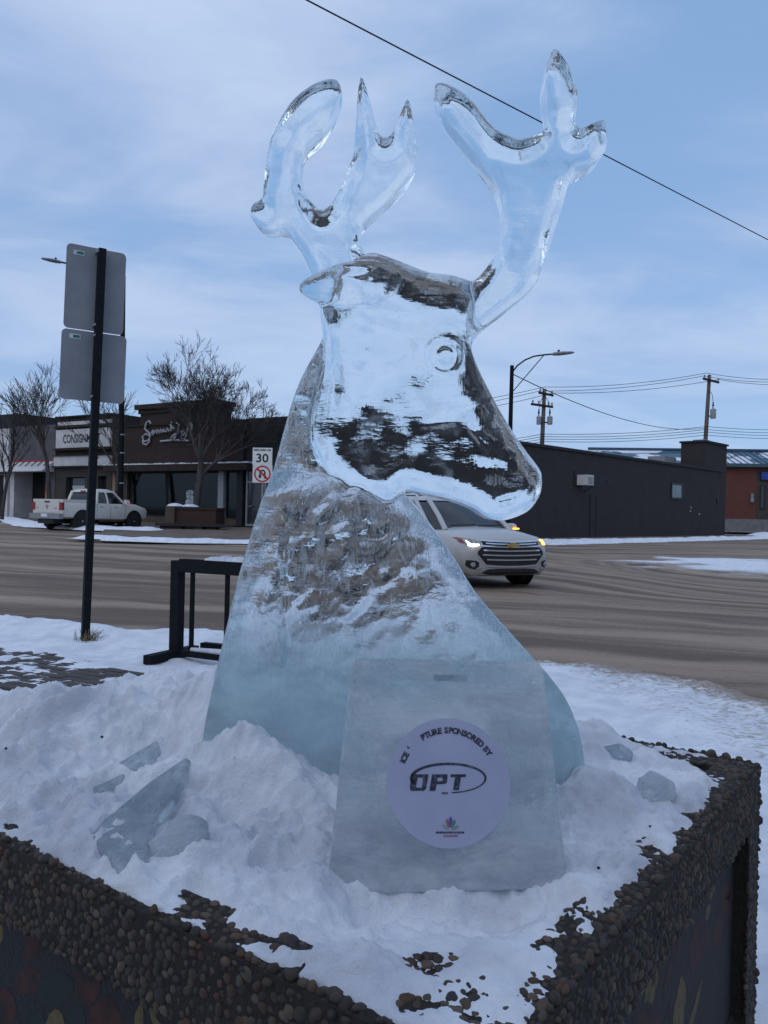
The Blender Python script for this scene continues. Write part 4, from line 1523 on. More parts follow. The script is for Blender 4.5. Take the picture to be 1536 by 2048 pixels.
def wheel(parent, x, y, r, wd, spokes=6):
    s = 1 if y > 0 else -1
    t = MB().lathe([(r * .62, -wd / 2), (r * .93, -wd / 2), (r, -wd * .33), (r, wd * .33), (r * .93, wd / 2), (r * .62, wd / 2)], (x, y, r), 'y', 28).build('wheel', M['rubber'], parent, 35, local=True)
    rm = MB().lathe([(r * .60, -.02), (r * .66, .0), (r * .66, .03), (r * .58, .02)], (x, y + s * wd * .40, r), 'y', 24)
    rm.lathe([(r * .10, -.03), (r * .14, 0), (r * .13, .035), (r * .05, .045)], (x, y + s * wd * .40, r), 'y', 12)
    for i in range(spokes):
        a = 2 * math.pi * i / spokes
        c, q = math.cos(a), math.sin(a)
        ctr = np.array([x + c * r * .36, y + s * wd * .42, r + q * r * .36])
        rm.obox(ctr, np.array([c, 0, q]) * r * .26, np.array([-q, 0, c]) * r * .075, np.array([0, .018, 0]))
    rm.build('rim', M['rim'], t, 35, local=True)
    return t


def half(w, zb, zs, zc):
    return [(0, zb), (.84 * w, zb), (.965 * w, zb + .09), (w, zb + .30), (.995 * w, (zb + zs) / 2 + .12), (.97 * w, zs - .07), (.90 * w, zs), (.55 * w, zs + (zc - zs) * .75), (0, zc)]


# ---- white SUV coming round the corner
hd = np.array([.42, -.907])
fc = np.array([2.40, 14.9])
ct = fc - hd * 2.6
suv = thing('white_suv', (ct[0], ct[1], 0.0), 'white SUV with barred grille and amber lamp lit turning in the street', 'car', rz=math.atan2(hd[1], hd[0]))
secs = [(-2.58, half(.80, .42, .98, 1.0)), (-2.45, half(.93, .33, 1.07, 1.09)), (-1.8, half(.99, .26, 1.10, 1.12)), (0, half(.998, .23, 1.09, 1.12)),
        (1.0, half(.998, .23, 1.07, 1.12)), (1.35, half(.995, .23, 1.06, 1.155)), (1.9, half(.985, .24, 1.015, 1.125)), (2.2, half(.955, .25, .98, 1.085)),
        (2.38, half(.915, .25, .945, 1.05)), (2.50, half(.85, .26, .90, 1.0)), (2.57, half(.76, .28, .84, .935)), (2.60, half(.60, .32, .78, .86))]
body = loft(secs)
sk = Skin(body)
bo = body.build('body', M['car_white'], suv, 40, local=True)
# cabin: glass shell with a painted roof and pillars
gl = MB()
lv = [(1.06, -2.42, 1.42, .90), (1.35, -2.36, .98, .845), (1.60, -2.22, .55, .77), (1.70, -2.1, .30, .70)]
for z, xa, xb, w_ in lv:
    gl.v += [(xa, w_ * .92, z), (xa + .25, w_, z), (xb - .35, w_, z), (xb, w_ * .80, z), (xb + .06, 0, z), (xb, -w_ * .80, z), (xb - .35, -w_, z), (xa + .25, -w_, z), (xa, -w_ * .92, z), (xa - .03, 0, z)]
for i in range(3):
    for k in range(10):
        gl.f.append((i * 10 + k, i * 10 + (k + 1) % 10, (i + 1) * 10 + (k + 1) % 10, (i + 1) * 10 + k))
gl.f.append(tuple(30 + k for k in range(10)))
cab = gl.build('windows', M['car_glass'], suv, 40, local=True)
rf = MB()
for z, xa, xb, w_ in ((1.665, -2.2, .42, .765), (1.72, -2.12, .30, .72), (1.755, -1.95, .12, .62), (1.775, -1.5, -.3, .35)):
    rf.v += [(xa, w_ * .92, z), (xa + .25, w_, z), (xb - .35, w_, z), (xb, w_ * .8, z), (xb + .06, 0, z), (xb, -w_ * .8, z), (xb - .35, -w_, z), (xa + .25, -w_, z), (xa, -w_ * .92, z), (xa - .03, 0, z)]
for i in range(3):
    for k in range(10):
        rf.f.append((i * 10 + k, i * 10 + (k + 1) % 10, (i + 1) * 10 + (k + 1) % 10, (i + 1) * 10 + k))
rf.f += [tuple(range(10)), tuple(30 + k for k in range(10))]
roof = rf.build('roof', M['car_white'], suv, 50, local=True)
for s in (-1, 1):
    MB().tube([(-1.9, s * .60, 1.76), (-1.8, s * .61, 1.80), (-.2, s * .61, 1.80), (-.05, s * .60, 1.74)], .02, 6).build('roof_rail', M['chrome'], roof, local=True)
    for pts, rad in (([(1.44, s * .76, 1.06), (1.02, s * .70, 1.35), (.58, s * .64, 1.60), (.36, s * .60, 1.70)], .055), ([(1.08, s * .91, 1.06), (.66, s * .855, 1.35), (.24, s * .785, 1.60), (.02, s * .72, 1.69)], .05),
                     ([(.05, s * .915, 1.06), (.02, s * .86, 1.35), (-.02, s * .74, 1.68)], .035), ([(-1.0, s * .915, 1.06), (-1.03, s * .86, 1.35), (-1.1, s * .74, 1.68)], .045),
                     ([(-2.25, s * .90, 1.06), (-2.15, s * .85, 1.35), (-2.0, s * .74, 1.68)], .10)):
        MB().tube(pts, rad, 8).build('pillar', M['car_white'], suv, 50, local=True)
    mi = MB()
    for x, w_, h_ in ((.0, .05, .05), (.03, .13, .085), (.13, .14, .09), (.2, .08, .05)):
        for k in range(10):
            a = 2 * math.pi * k / 10
            mi.v.append((.86 + x, s * (1.08 + w_ * math.cos(a)), 1.14 + h_ * math.sin(a)))
    for i in range(3):
        for k in range(10):
            mi.f.append((i * 10 + k, i * 10 + (k + 1) % 10, (i + 1) * 10 + (k + 1) % 10, (i + 1) * 10 + k))
    mi.f += [tuple(range(10)), tuple(30 + k for k in range(10))]
    mi = mi.build('mirror', M['car_white'], suv, 50, local=True)
    MB().box(.84, 1.0, min(s * .88, s * 1.16), max(s * .88, s * 1.16), 1.03, 1.062).build('mirror_foot', M['black_plastic'], mi, local=True)
    if s == 1:
        MB().box(1.065, 1.10, 1.06, 1.19, 1.10, 1.125).build('repeater', M['amber_on'], mi, local=True)
ycs = np.linspace(-.70, .70, 15)
yy = np.linspace(-.66, .66, 15)


def zg(y, a, drop=.06):
    return a + drop * .0 - .0 * y


def curve(y, z, sag=.035):
    return z + sag * (abs(y) / .7) ** 2.0


# upper and main grille
MBs = sk.fstrip([(y, curve(y, .815), curve(y, .885)) for y in np.linspace(-.62, .62, 15)], .012)
MBs.build('upper_grille', M['black_plastic'], suv, local=True)
hexo = [(-.72, .645, .71), (-.65, .55, .785), (-.54, .475, .80), (-.27, .455, .79), (0, .45, .785), (.27, .455, .79), (.54, .475, .80), (.65, .55, .785), (.72, .645, .71)]
gr = sk.fstrip(hexo, .014).build('grille', M['black_plastic'], suv, local=True)
for z, hw in ((.895, .66), (.850, .56), (.795, .66)):
    sk.fstrip([(y, curve(y, z - .010, .03), curve(y, z + .010, .03)) for y in np.linspace(-hw, hw, 13)], .026).build('grille_bar', M['chrome'], suv, local=True)
for z, hw in ((.725, .62), (.640, .64), (.555, .55)):
    sk.fstrip([(y, curve(y, z - .013, .02), curve(y, z + .013, .02)) for y in np.linspace(-hw, hw, 13)], .034).build('grille_bar', M['chrome'], gr, local=True)
sk.fstrip([(-.72, .625, .655), (-.56, .44, .47), (-.27, .42, .45), (0, .415, .445), (.27, .42, .45), (.56, .44, .47), (.72, .625, .655)], .02).build('grille_surround', M['car_white'], gr, local=True)
em = MB()
xe = max(sk.front(y, .83) for y in (-.1, 0, .1)) + .05
outl = [(-.13, -.022), (-.125, .022), (-.052, .022), (-.045, .05), (.06, .05), (.055, .022), (.13, .022), (.125, -.022), (.05, -.022), (.045, -.05), (-.06, -.05), (-.055, -.022)]
em.prism([(xe - .03, y, .835 + z) for y, z in outl], (.04, 0, 0)).build('emblem', M['gold'], suv, local=True)
sk.fstrip([(-.62, .315, .33), (-.52, .29, .385), (-.3, .28, .395), (0, .28, .395), (.3, .28, .395), (.52, .29, .385), (.62, .315, .33)], .015).build('lower_grille', M['black_plastic'], suv, local=True)
sk.fstrip([(y, .232, .262) for y in np.linspace(-.70, .70, 11)], .03, fallback=2.45).build('skid_trim', M['black_plastic'], suv, local=True)
for s in (-1, 1):
    hl = sk.fstrip([(s * .66, .855, .90), (s * .74, .825, .93), (s * .82, .81, .95), (s * .88, .82, .955), (s * .925, .86, .95)], .016).build('headlight', M['headlamp'], suv, local=True)
    if s == -1:
        sk.fstrip([(s * .70, .828, .852), (s * .76, .815, .850), (s * .82, .805, .855), (s * .865, .82, .91)], .03).build('light_strip', M['lamp_on'], hl, local=True)
        sk.fstrip([(s * .895, .85, .955), (s * .93, .88, .955)], .03).build('side_reflector', M['tail_red'], hl, local=True)
    else:
        sk.fstrip([(s * .72, .845, .935), (s * .77, .835, .945), (s * .82, .845, .94)], .03).build('turn_signal', M['amber_on'], hl, local=True)
    fg = sk.fstrip([(s * .70, .40, .52), (s * .77, .385, .545), (s * .84, .40, .55), (s * .885, .45, .545)], .016).build('fog_lamp', M['black_plastic'], suv, local=True)
    xq = sk.front(s * .79, .465)
    MB().lathe([(.045, -.02), (.05, .03), (.02, .045)], (xq, s * .79, .47), 'x', 12).build('lens', M['headlamp'], fg, local=True)
    sk.fstrip([(s * .655, .395, .425), (s * .70, .38, .43), (s * .75, .385, .41)], .026).build('trim', M['chrome'], fg, local=True)
    for x in (1.52, -1.55):
        wa = MB().lathe([(.455, -.02), (.455, .012), (.40, .014)], (x, s * .985, .40), 'y', 28).build('wheel_arch', M['black_plastic'], suv, local=True)
        wheel(suv, x, s * .885, .385, .26)
    sk.sstrip([(x, .24, .33) for x in np.linspace(-1.0, 1.0, 5)], .012, s).build('sill', M['black_plastic'], suv, local=True)
    for x in (.35, -.75):
        MB().tube([(x, s * 1.0, .98), (x - .06, s * 1.03, .98), (x - .16, s * 1.03, .98), (x - .22, s * 1.0, .98)], .014, 6).build('door_handle', M['chrome'], suv, local=True)
for y0 in (-.35, .3):
    MB().tube([(1.40, y0 - .3, 1.165), (1.36, y0 + .3, 1.19)], .013, 5).build('wiper', M['black_plastic'], suv, local=True)

# ---- cream pickup parked across the street
ph = math.radians(62)
pk_c = (-13.95, 38.3)
pk = thing('pickup_truck', (pk_c[0], pk_c[1], float(gh(*pk_c)) + .0), 'cream crew-cab pickup parked nose-in seen from behind', 'truck', rz=ph)
LH = 2.65


def halft(w, zb, zs, zc):
    return [(0, zb), (.88 * w, zb), (.97 * w, zb + .06), (w, zb + .28), (.995 * w, (zb + zs) / 2 + .12), (.985 * w, zs - .06), (.95 * w, zs), (.55 * w, zs + (zc - zs) * .8), (0, zc)]


secs = [(-LH, halft(.98, .60, 1.30, 1.30)), (-LH + .06, halft(1.0, .56, 1.32, 1.32)), (-.75, halft(1.0, .50, 1.30, 1.30)), (-.70, halft(1.0, .50, 1.26, 1.28)),
        (1.05, halft(1.0, .48, 1.24, 1.30)), (1.25, halft(1.0, .48, 1.22, 1.34)), (2.1, halft(.985, .48, 1.14, 1.28)), (2.45, halft(.93, .48, 1.06, 1.16)), (2.62, halft(.84, .50, .98, 1.04)), (2.66, halft(.7, .55, .9, .95))]
body = loft(secs)
# the load bed is open: a sunken tray built from rails is added on top
sk = Skin(body)
body.build('body', M['truck_cream'], pk, 35, local=True)
bed = MB()
bed.box(-LH + .02, -.78, .90, .985, 1.30, 1.40)
bed.box(-LH + .02, -.78, -.985, -.90, 1.30, 1.40)
bed.box(-LH + .02, -LH + .12, -.90, .90, 1.30, 1.40)
bed.build('bed_rail', M['truck_cream'], pk, local=True)
cabm = MB()
lv = [(1.22, -.72, 1.22, .95), (1.45, -.70, .98, .90), (1.72, -.62, .62, .82), (1.84, -.55, .45, .76)]
for z, xa, xb, w_ in lv:
    cabm.v += [(xa, w_ * .94, z), (xa + .1, w_, z), (xb - .25, w_, z), (xb, w_ * .85, z), (xb + .05, 0, z), (xb, -w_ * .85, z), (xb - .25, -w_, z), (xa + .1, -w_, z), (xa, -w_ * .94, z), (xa - .02, 0, z)]
for i in range(3):
    for k in range(10):
        cabm.f.append((i * 10 + k, i * 10 + (k + 1) % 10, (i + 1) * 10 + (k + 1) % 10, (i + 1) * 10 + k))
cabm.f.append(tuple(30 + k for k in range(10)))
cabm.build('windows', M['car_glass'], pk, 40, local=True)
rf = MB()
for z, xa, xb, w_ in ((1.78, -.66, .62, .83), (1.87, -.60, .50, .79), (1.93, -.45, .30, .68), (1.95, -.2, .05, .4)):
    rf.v += [(xa, w_ * .94, z), (xa + .1, w_, z), (xb - .25, w_, z), (xb, w_ * .85, z), (xb + .05, 0, z), (xb, -w_ * .85, z), (xb - .25, -w_, z), (xa + .1, -w_, z), (xa, -w_ * .94, z), (xa - .02, 0, z)]
for i in range(3):
    for k in range(10):
        rf.f.append((i * 10 + k, i * 10 + (k + 1) % 10, (i + 1) * 10 + (k + 1) % 10, (i + 1) * 10 + k))
rf.f += [tuple(range(10)), tuple(30 + k for k in range(10))]
roof = rf.build('roof', M['truck_cream'], pk, 50, local=True)
MB().box(-.70, -.62, -.16, .16, 1.80, 1.855).build('brake_light', M['tail_red'], roof, local=True)
for s in (-1, 1):
    for pts, rad in (([(-.70, s * .92, 1.22), (-.66, s * .88, 1.50), (-.56, s * .80, 1.82)], .10), ([(1.05, s * .94, 1.22), (.74, s * .88, 1.5), (.40, s * .80, 1.82)], .055), ([(-.02, s * .955, 1.22), (-.04, s * .90, 1.5), (-.08, s * .80, 1.82)], .05)):
        MB().tube(pts, rad, 8).build('pillar', M['truck_cream'], pk, 50, local=True)
    MB().box(-LH - .03, -LH + .07, min(s * .80, s * 1.005), max(s * .80, s * 1.005), .92, 1.26).build('tail_lamp', M['tail_red'], pk, local=True)
    mi = MB().box(.92, 1.08, min(s * 1.0, s * 1.22), max(s * 1.0, s * 1.22), 1.24, 1.46).build('mirror', M['truck_cream'], pk, local=True)
    if s == -1:
        MB().box(1.085, 1.11, -1.22, -1.08, 1.31, 1.36).build('marker_light', M['red_on'], mi, local=True)
    for x in (1.62, -1.55):
        MB().lathe([(.50, -.02), (.50, .016), (.43, .018)], (x, s * .985, .46), 'y', 24).build('wheel_arch', M['black_plastic'], pk, local=True)
        wheel(pk, x, s * .88, .42, .28, 5)
    for x in (.55, -.35):
        MB().tube([(x, s * 1.0, 1.10), (x - .05, s * 1.035, 1.10), (x - .18, s * 1.035, 1.10), (x - .23, s * 1.0, 1.10)], .018, 6).build('door_handle', M['chrome'], pk, local=True)
    for x in (1.04, .10, -.70):
        sk.sstrip([(x, .56, 1.20), (x + .014, .56, 1.20)], .003, s, .02).build('door_gap', M['black_plastic'], pk, local=True)
    MB().box(-.6, 1.0, min(s * .86, s * 1.02), max(s * .86, s * 1.02), .40, .47).build('side_step', M['chrome'], pk, local=True)
MB().box(-LH - .02, -LH + .012, -.78, .78, .80, 1.36).build('tailgate', M['truck_cream'], pk, local=True)
tgb = [c for c in pk.children if c.name.startswith('tailgate')][0]
MB().box(-LH - .03, -LH - .019, -.16, .16, 1.24, 1.31).build('handle', M['black_plastic'], tgb, local=True)
MB().prism([(-LH - .035, y, 1.06 + z) for y, z in ((-.07, .08), (.07, .08), (.08, .0), (.03, -.09), (-.03, -.09), (-.08, 0))], (.016, 0, 0)).build('emblem', M['galv'], tgb, local=True)
MB().box(-LH - .030, -LH - .019, -.68, -.46, .98, 1.015).build('badge', M['galv'], tgb, local=True)
MB().box(-LH - .030, -LH - .019, .56, .70, 1.0, 1.035).build('badge', M['galv'], tgb, local=True)
bu = MB().box(-LH - .18, -LH + .05, -.99, .99, .52, .76).build('rear_bumper', M['galv'], pk, local=True)
MB().box(-LH - .185, -LH - .178, -.20, .20, .60, .74).build('number_plate', M['snow'], bu, local=True)
MB().box(-LH - .1, LH - .5, -.5, .5, .30, .5).build('chassis', M['black_plastic'], pk, local=True)
for s in (-1, 1):
    MB().box(-2.02, -1.98, min(s * .72, s * 1.0), max(s * .72, s * 1.0), .16, .52).build('mud_flap', M['rubber'], pk, local=True)


# ------------------------------------------------------------------ planter
PC = np.array([.122, .772])                     # nearest outer corner of the rim
PA = np.array([-.812, .583]); PA /= np.linalg.norm(PA)
PB = np.array([-PA[1], -PA[0]]) * -1.0
PB = np.array([PA[1], -PA[0]])                  # along the right-hand side
LA, LB = 1.62, 1.28
RZ = .85                                        # rim height
RW = .080                                       # rim width
ZS = .10


def pp(s, t, z):
    q = PC + PA * s + PB * t
    return np.array([q[0], q[1], z])


pl = thing('stone_planter', pp(LA / 2, LB / 2, ZS), 'square pebble-faced concrete planter filled with snow under the ice deer', 'planter')
M['mortar'] = simple('dark_aggregate_mortar', (.032, .026, .021), (.020, .017, .015), .95, 40, .6, 150)
M['mural'] = simple('dark_mural_paint', (.014, .015, .017), (.020, .015, .013), .75, 5, .3, 120)
core = MB()
core.prism([pp(.035, .035, ZS - .1), pp(LA - .035, .035, ZS - .1), pp(LA - .035, LB - .035, ZS - .1), pp(.035, LB - .035, ZS - .1)], (0, 0, RZ - .07 - ZS + .1))
core.build('core', M['mortar'], pl)
rim = MB()
BT = .125                                       # height of the pebbled band under the rim
for a, b_, c, d in ((0, LA, 0, RW), (0, LA, LB - RW, LB), (0, RW, RW, LB - RW), (LA - RW, LA, RW, LB - RW)):
    rim.prism([pp(a, c, RZ - BT), pp(b_, c, RZ - BT), pp(b_, d, RZ - BT), pp(a, d, RZ - BT)], (0, 0, BT - .004))
rim.build('rim', M['mortar'], pl)
MB().prism([pp(RW, RW, RZ - .08), pp(.29, RW, RZ - .08), pp(RW, .235, RZ - .08)], (0, 0, .0745)).build('corner_slab', M['mortar'], pl)
PW = .10
for a, c in ((0, 0), (LA - PW, 0), (0, LB - PW), (LA - PW, LB - PW)):
    MB().prism([pp(a, c, ZS - .1), pp(a + PW, c, ZS - .1), pp(a + PW, c + PW, ZS - .1), pp(a, c + PW, ZS - .1)], (0, 0, RZ - BT - ZS + .1 - .001)).build('corner_post', M['mortar'], pl)
pan_a = MB().prism([pp(PW, .030, ZS), pp(LA - PW, .030, ZS), pp(LA - PW, .036, ZS), pp(PW, .036, ZS)], (0, 0, RZ - BT - ZS)).build('painted_panel', M['mural'], pl)
pan_b = MB().prism([pp(.030, PW, ZS), pp(.036, PW, ZS), pp(.036, LB - PW, ZS), pp(.030, LB - PW, ZS)], (0, 0, RZ - BT - ZS)).build('painted_panel', M['mural'], pl)
# sloped foot along the bottom of the right side
MB().prism([pp(-.0, PW, ZS - .1), pp(.0, PW, ZS + .17), pp(.029, PW, ZS + .22), pp(.029, PW, ZS - .1)], np.append(PB * (LB - 2 * PW), 0)).build('plinth', M['mortar'], pl)
MB().prism([pp(PW, .0, ZS - .1), pp(PW, .0, ZS + .17), pp(PW, .029, ZS + .22), pp(PW, .029, ZS - .1)], np.append(PA * (LA - 2 * PW), 0)).build('plinth', M['mortar'], pl)

# mural: painted leaves and petals, thin raised paint
P_gold = simple('ochre_mural_paint', (.13, .095, .04), (.08, .06, .025), .8, 60)
P_red = simple('dark_red_mural_paint', (.060, .018, .012), (.018, .012, .012), .8, 25)
P_grn = simple('dark_green_mural_paint', (.016, .024, .022), (.011, .017, .018), .8, 25)


def side_pt(face, px_, py_):
    """photo pixel -> point on the panel of face 'a' (left-hand) or 'b' (right-hand side)"""
    if face == 'a':
        o, n = pp(0, .0299, 0), np.array([-PB[0], -PB[1], 0])
    else:
        o, n = pp(.0299, 0, 0), np.array([-PA[0], -PA[1], 0])
    d = ray(px_, py_)
    t = np.dot(o - CAM, n) / np.dot(d, n)
    return CAM + d * t, n


def paint(face, pts, mat, name, off=.001):
    cxy = np.mean(pts, 0)
    pts = [tuple(cxy + (np.array(p) - cxy) * (1 + rng_m.uniform(-.16, .10))) for p in pts]
    q = [side_pt(face, *p) for p in pts]
    n = q[0][1]
    return MB().prism([p[0] + n * off * .12 for p in q], n * .00008).build(name, mat, pan_a if face == 'a' else pan_b)


rng_m = np.random.RandomState(77)


def wob(pts, n=3, seed=1):
    """round a polygon by Catmull-Rom"""
    out = []
    k = len(pts)
    P_ = [np.array(p, float) for p in pts]
    for i in range(k):
        p0, p1, p2, p3 = P_[i - 1], P_[i], P_[(i + 1) % k], P_[(i + 2) % k]
        for j in range(n):
            t = j / n
            out.append(tuple(.5 * ((2 * p1) + (p2 - p0) * t + (2 * p0 - 5 * p1 + 4 * p2 - p3) * t * t + (3 * p1 - p0 - 3 * p2 + p3) * t ** 3)))
    return out


# gold leaves, left side
for L in ([(270, 2048), (272, 2020), (284, 2005), (288, 2030), (285, 2075), (275, 2080)], [(299, 2030), (302, 2008), (318, 1993), (320, 2020), (312, 2032), (330, 2062), (312, 2060)],
          [(335, 2010), (340, 1995), (360, 1992), (352, 2012), (368, 2032), (352, 2038), (338, 2028)], [(374, 2008), (385, 1999), (402, 2004), (388, 2022), (376, 2018)],
          [(92, 2060), (95, 2036), (110, 2020), (130, 2032), (130, 2070), (110, 2080)], [(-8, 1875), (-2, 1850), (6, 1856), (6, 1878), (-2, 1890)]):
    paint('a', wob(L), P_gold, 'painted_leaf', .0022)
for L in ([(45, 1890), (70, 1860), (110, 1850), (150, 1880), (160, 1925), (120, 1900), (75, 1905), (50, 1925)], [(30, 1960), (60, 1930), (85, 1950), (70, 1990), (40, 1985)],
          [(150, 1935), (185, 1930), (205, 1970), (180, 2010), (150, 1985)], [(180, 2020), (215, 1990), (240, 2030), (235, 2070), (195, 2075)], [(-20, 1990), (20, 1980), (30, 2040), (-10, 2080)]):
    paint('a', wob(L), P_red, 'painted_petal', .001)
for L in ([(70, 1975), (110, 1940), (145, 1960), (130, 2010), (90, 2015)], [(140, 2020), (165, 2010), (170, 2060), (140, 2070)], [(60, 2030), (85, 2020), (90, 2060), (65, 2075)]):
    paint('a', wob(L), P_grn, 'painted_leaf', .0016)
# right side
for L in ([(1262, 1963), (1276, 1945), (1282, 1955), (1272, 1975)], [(1278, 1985), (1287, 1930), (1293, 1928), (1290, 1975), (1284, 1992)], [(1288, 1996), (1298, 1925), (1304, 1922), (1303, 1975), (1294, 2000)],
          [(1292, 1998), (1310, 1960), (1307, 1918), (1312, 1925), (1316, 1960), (1303, 2006)]):
    paint('b', wob(L), P_gold, 'painted_leaf', .0022)
for L in ([(1344, 2075), (1350, 2000), (1362, 1948), (1371, 1985), (1366, 2048), (1358, 2090)], [(1410, 1838), (1412, 1818), (1420, 1805), (1420, 1825), (1414, 1842)], [(1418, 1800), (1424, 1772), (1430, 1770), (1426, 1792)],
          [(1427, 1762), (1434, 1735), (1438, 1738), (1433, 1760)], [(1474, 1860), (1478, 1830), (1488, 1825), (1484, 1850), (1478, 1870)], [(1368, 2080), (1395, 1985), (1404, 1960), (1400, 1990), (1376, 2085)],
          [(1490, 1815), (1500, 1765), (1503, 1745), (1504, 1765), (1496, 1812)]):
    paint('b', wob(L), P_gold, 'painted_leaf', .0022)
for L in ([(1355, 1860), (1368, 1825), (1378, 1830), (1372, 1870), (1350, 1930), (1328, 1990), (1330, 1950)], [(1380, 1880), (1400, 1840), (1420, 1850), (1410, 1900), (1390, 1940), (1376, 1920)],
          [(1425, 1860), (1445, 1790), (1462, 1800), (1460, 1850), (1440, 1900), (1425, 1900)], [(1440, 1790), (1452, 1765), (1466, 1775), (1462, 1800)], [(1265, 2040), (1290, 2018), (1315, 2024), (1325, 2060), (1290, 2080)], [(1330, 2030), (1345, 1990), (1340, 2060), (1326, 2090)]):
    paint('b', wob(L), P_red, 'painted_petal', .001)


# ---- pebbles
def pebble_mat(name, per_island):
    m, k, out = new_mat(name)
    geo = k.n('ShaderNodeNewGeometry')
    rnd = geo.outputs['Random Per Island'] if per_island else k.n('ShaderNodeObjectInfo').outputs['Random']
    cr = k.n('ShaderNodeValToRGB', {0: rnd})
    el = cr.color_ramp.elements
    cols = [(0, (.036, .031, .028)), (.18, (.080, .060, .045)), (.34, (.048, .040, .036)), (.48, (.125, .080, .050)), (.60, (.066, .044, .031)), (.72, (.145, .110, .078)), (.82, (.040, .036, .036)), (.92, (.110, .050, .027)), (1, (.19, .155, .12))]
    el[0].position, el[0].color = 0, cols[0][1] + (1,)
    el[1].position, el[1].color = 1, cols[-1][1] + (1,)
    for p_, c_ in cols[1:-1]:
        e_ = el.new(p_)
        e_.color = c_ + (1,)
    pos = geo.outputs['Position']
    lich = k.ramp(k.noise(pos, 13.0, 6, .65), .56, .66)
    upz = k.n('ShaderNodeSeparateXYZ', {0: pos}).outputs[2]
    lich = k.math('MULTIPLY', lich, k.ramp(upz, RZ - .07, RZ - .01))     # rust-orange lichen grows on the top of the rim
    nz = k.ramp(k.noise(pos, 140, 4), .3, .7)
    col = k.mix(k.math('MULTIPLY', nz, .4), cr.outputs[0], (.03, .028, .027))
    col = k.mix(k.math('MULTIPLY', lich, .8), col, (.15, .052, .018))
    col = k.mix(.28, col, (.012, .011, .010))
    b = k.n('ShaderNodeBsdfPrincipled', {'Base Color': col, 'Roughness': .65, 'Specular IOR Level': .3})
    bp = k.n('ShaderNodeBump', {'Height': k.noise(pos, 400, 3), 'Strength': .25, 'Distance': .003})
    k.t.links.new(bp.outputs[0], b.inputs['Normal'])
    k.t.links.new(b.outputs[0], out.inputs[0])
    return m


M['pebble'] = pebble_mat('river_pebble', False)
M['pebble_stuff'] = pebble_mat('river_pebble_mixed', True)
import bmesh
bm = bmesh.new()
bmesh.ops.create_icosphere(bm, subdivisions=2, radius=1.0)
ICO_V = np.array([v.co[:] for v in bm.verts])
ICO_F = np.array([[v.index for v in f.verts] for f in bm.faces])
bm.free()
PEB = []
for i in range(5):
    rs = np.random.RandomState(100 + i)
    k_ = 1 + .10 * np.sin(ICO_V @ rs.randn(3) * 2 + rs.rand() * 6) + .06 * np.sin(ICO_V @ rs.randn(3) * 3.5)
    V = ICO_V * k_[:, None] * np.array([1.0, rs.uniform(.68, .9), rs.uniform(.5, .68)])
    me = bpy.data.meshes.new('pebble')
    me.from_pydata(V.tolist(), [], ICO_F.tolist())
    me.materials.append(M['pebble'])
    me.shade_smooth()
    PEB.append((V, me))


def scatter(w_, h_, r, rs):
    """blue-noise-ish positions on a w x h rectangle"""
    n = int(w_ * h_ / (r * r) * 6)
    pts = []
    cell = {}
    for _ in range(n):
        p = (rs.rand() * w_, rs.rand() * h_)
        c = (int(p[0] / r), int(p[1] / r))
        ok = True
        for i in (-1, 0, 1):
            for j in (-1, 0, 1):
                for q in cell.get((c[0] + i, c[1] + j), ()):
                    if (p[0] - q[0]) ** 2 + (p[1] - q[1]) ** 2 < r * r:
                        ok = False
        if ok:
            cell.setdefault(c, []).append(p)
            pts.append(p)
    return pts


peb = []       # (pos, normal, tangent)
rs = np.random.RandomState(5)
A3, B3, Z3 = np.append(PA, 0), np.append(PB, 0), np.array([0, 0, 1.0])
RM = .0118
faces = [  # origin, u axis, v axis, w, h, normal
    (pp(0, 0, RZ - .004), A3, B3, LA, RW, Z3), (pp(0, RW, RZ - .004), A3, B3, RW, LB - RW, Z3),
    (pp(0, LB - RW, RZ - .004), A3, B3, LA, RW, Z3), (pp(LA - RW, RW, RZ - .004), A3, B3, RW, LB - 2 * RW, Z3),
    (pp(0, 0, RZ - BT), A3, Z3, LA, BT, -B3), (pp(0, 0, RZ - BT), B3, Z3, LB, BT, -A3),
    (pp(0, 0, ZS), A3, Z3, PW, RZ - BT - ZS, -B3), (pp(0, 0, ZS), B3, Z3, PW, RZ - BT - ZS, -A3),
    (pp(0, LB - PW, ZS), B3, Z3, PW, RZ - BT - ZS, -A3), (pp(PW, 0, ZS), A3, Z3, .9, .19, -B3), (pp(0, PW, ZS), B3, Z3, LB - 2 * PW, .18, -A3),
    (pp(0, LB, RZ - BT), A3, Z3, LA, BT, B3), (pp(0, LB, ZS), A3, Z3, PW, RZ - BT - ZS, B3), (pp(0, RW, RZ - .03), B3, Z3, .01, .01, A3),
    # undersides of the band above the recessed panels
    (pp(PW, 0, RZ - BT), A3, B3, LA - 2 * PW, .03, -Z3), (pp(0, PW, RZ - BT), B3, A3, LB - 2 * PW, .03, -Z3),
]
AR = .0075
faces.append((pp(RW, RW, RZ - .004), A3, B3, .17, .13, Z3))
faces += [(pp(0, .004, RZ - .016), A3, (Z3 * .011 + B3 * .008) / .0136, LA, .0136, (Z3 - B3) / 1.4142), (pp(.004, 0, RZ - .016), B3, (Z3 * .011 + A3 * .008) / .0136, LB, .0136, (Z3 - A3) / 1.4142)]
for o, u, v, w_, h_, n in faces:
    for a, b_ in scatter(w_, h_, RM, rs):
        if w_ == .17 and h_ == .13 and a / .19 + b_ / .14 > 1:
            continue
        peb.append((o + u * a + v * b_, n, u))
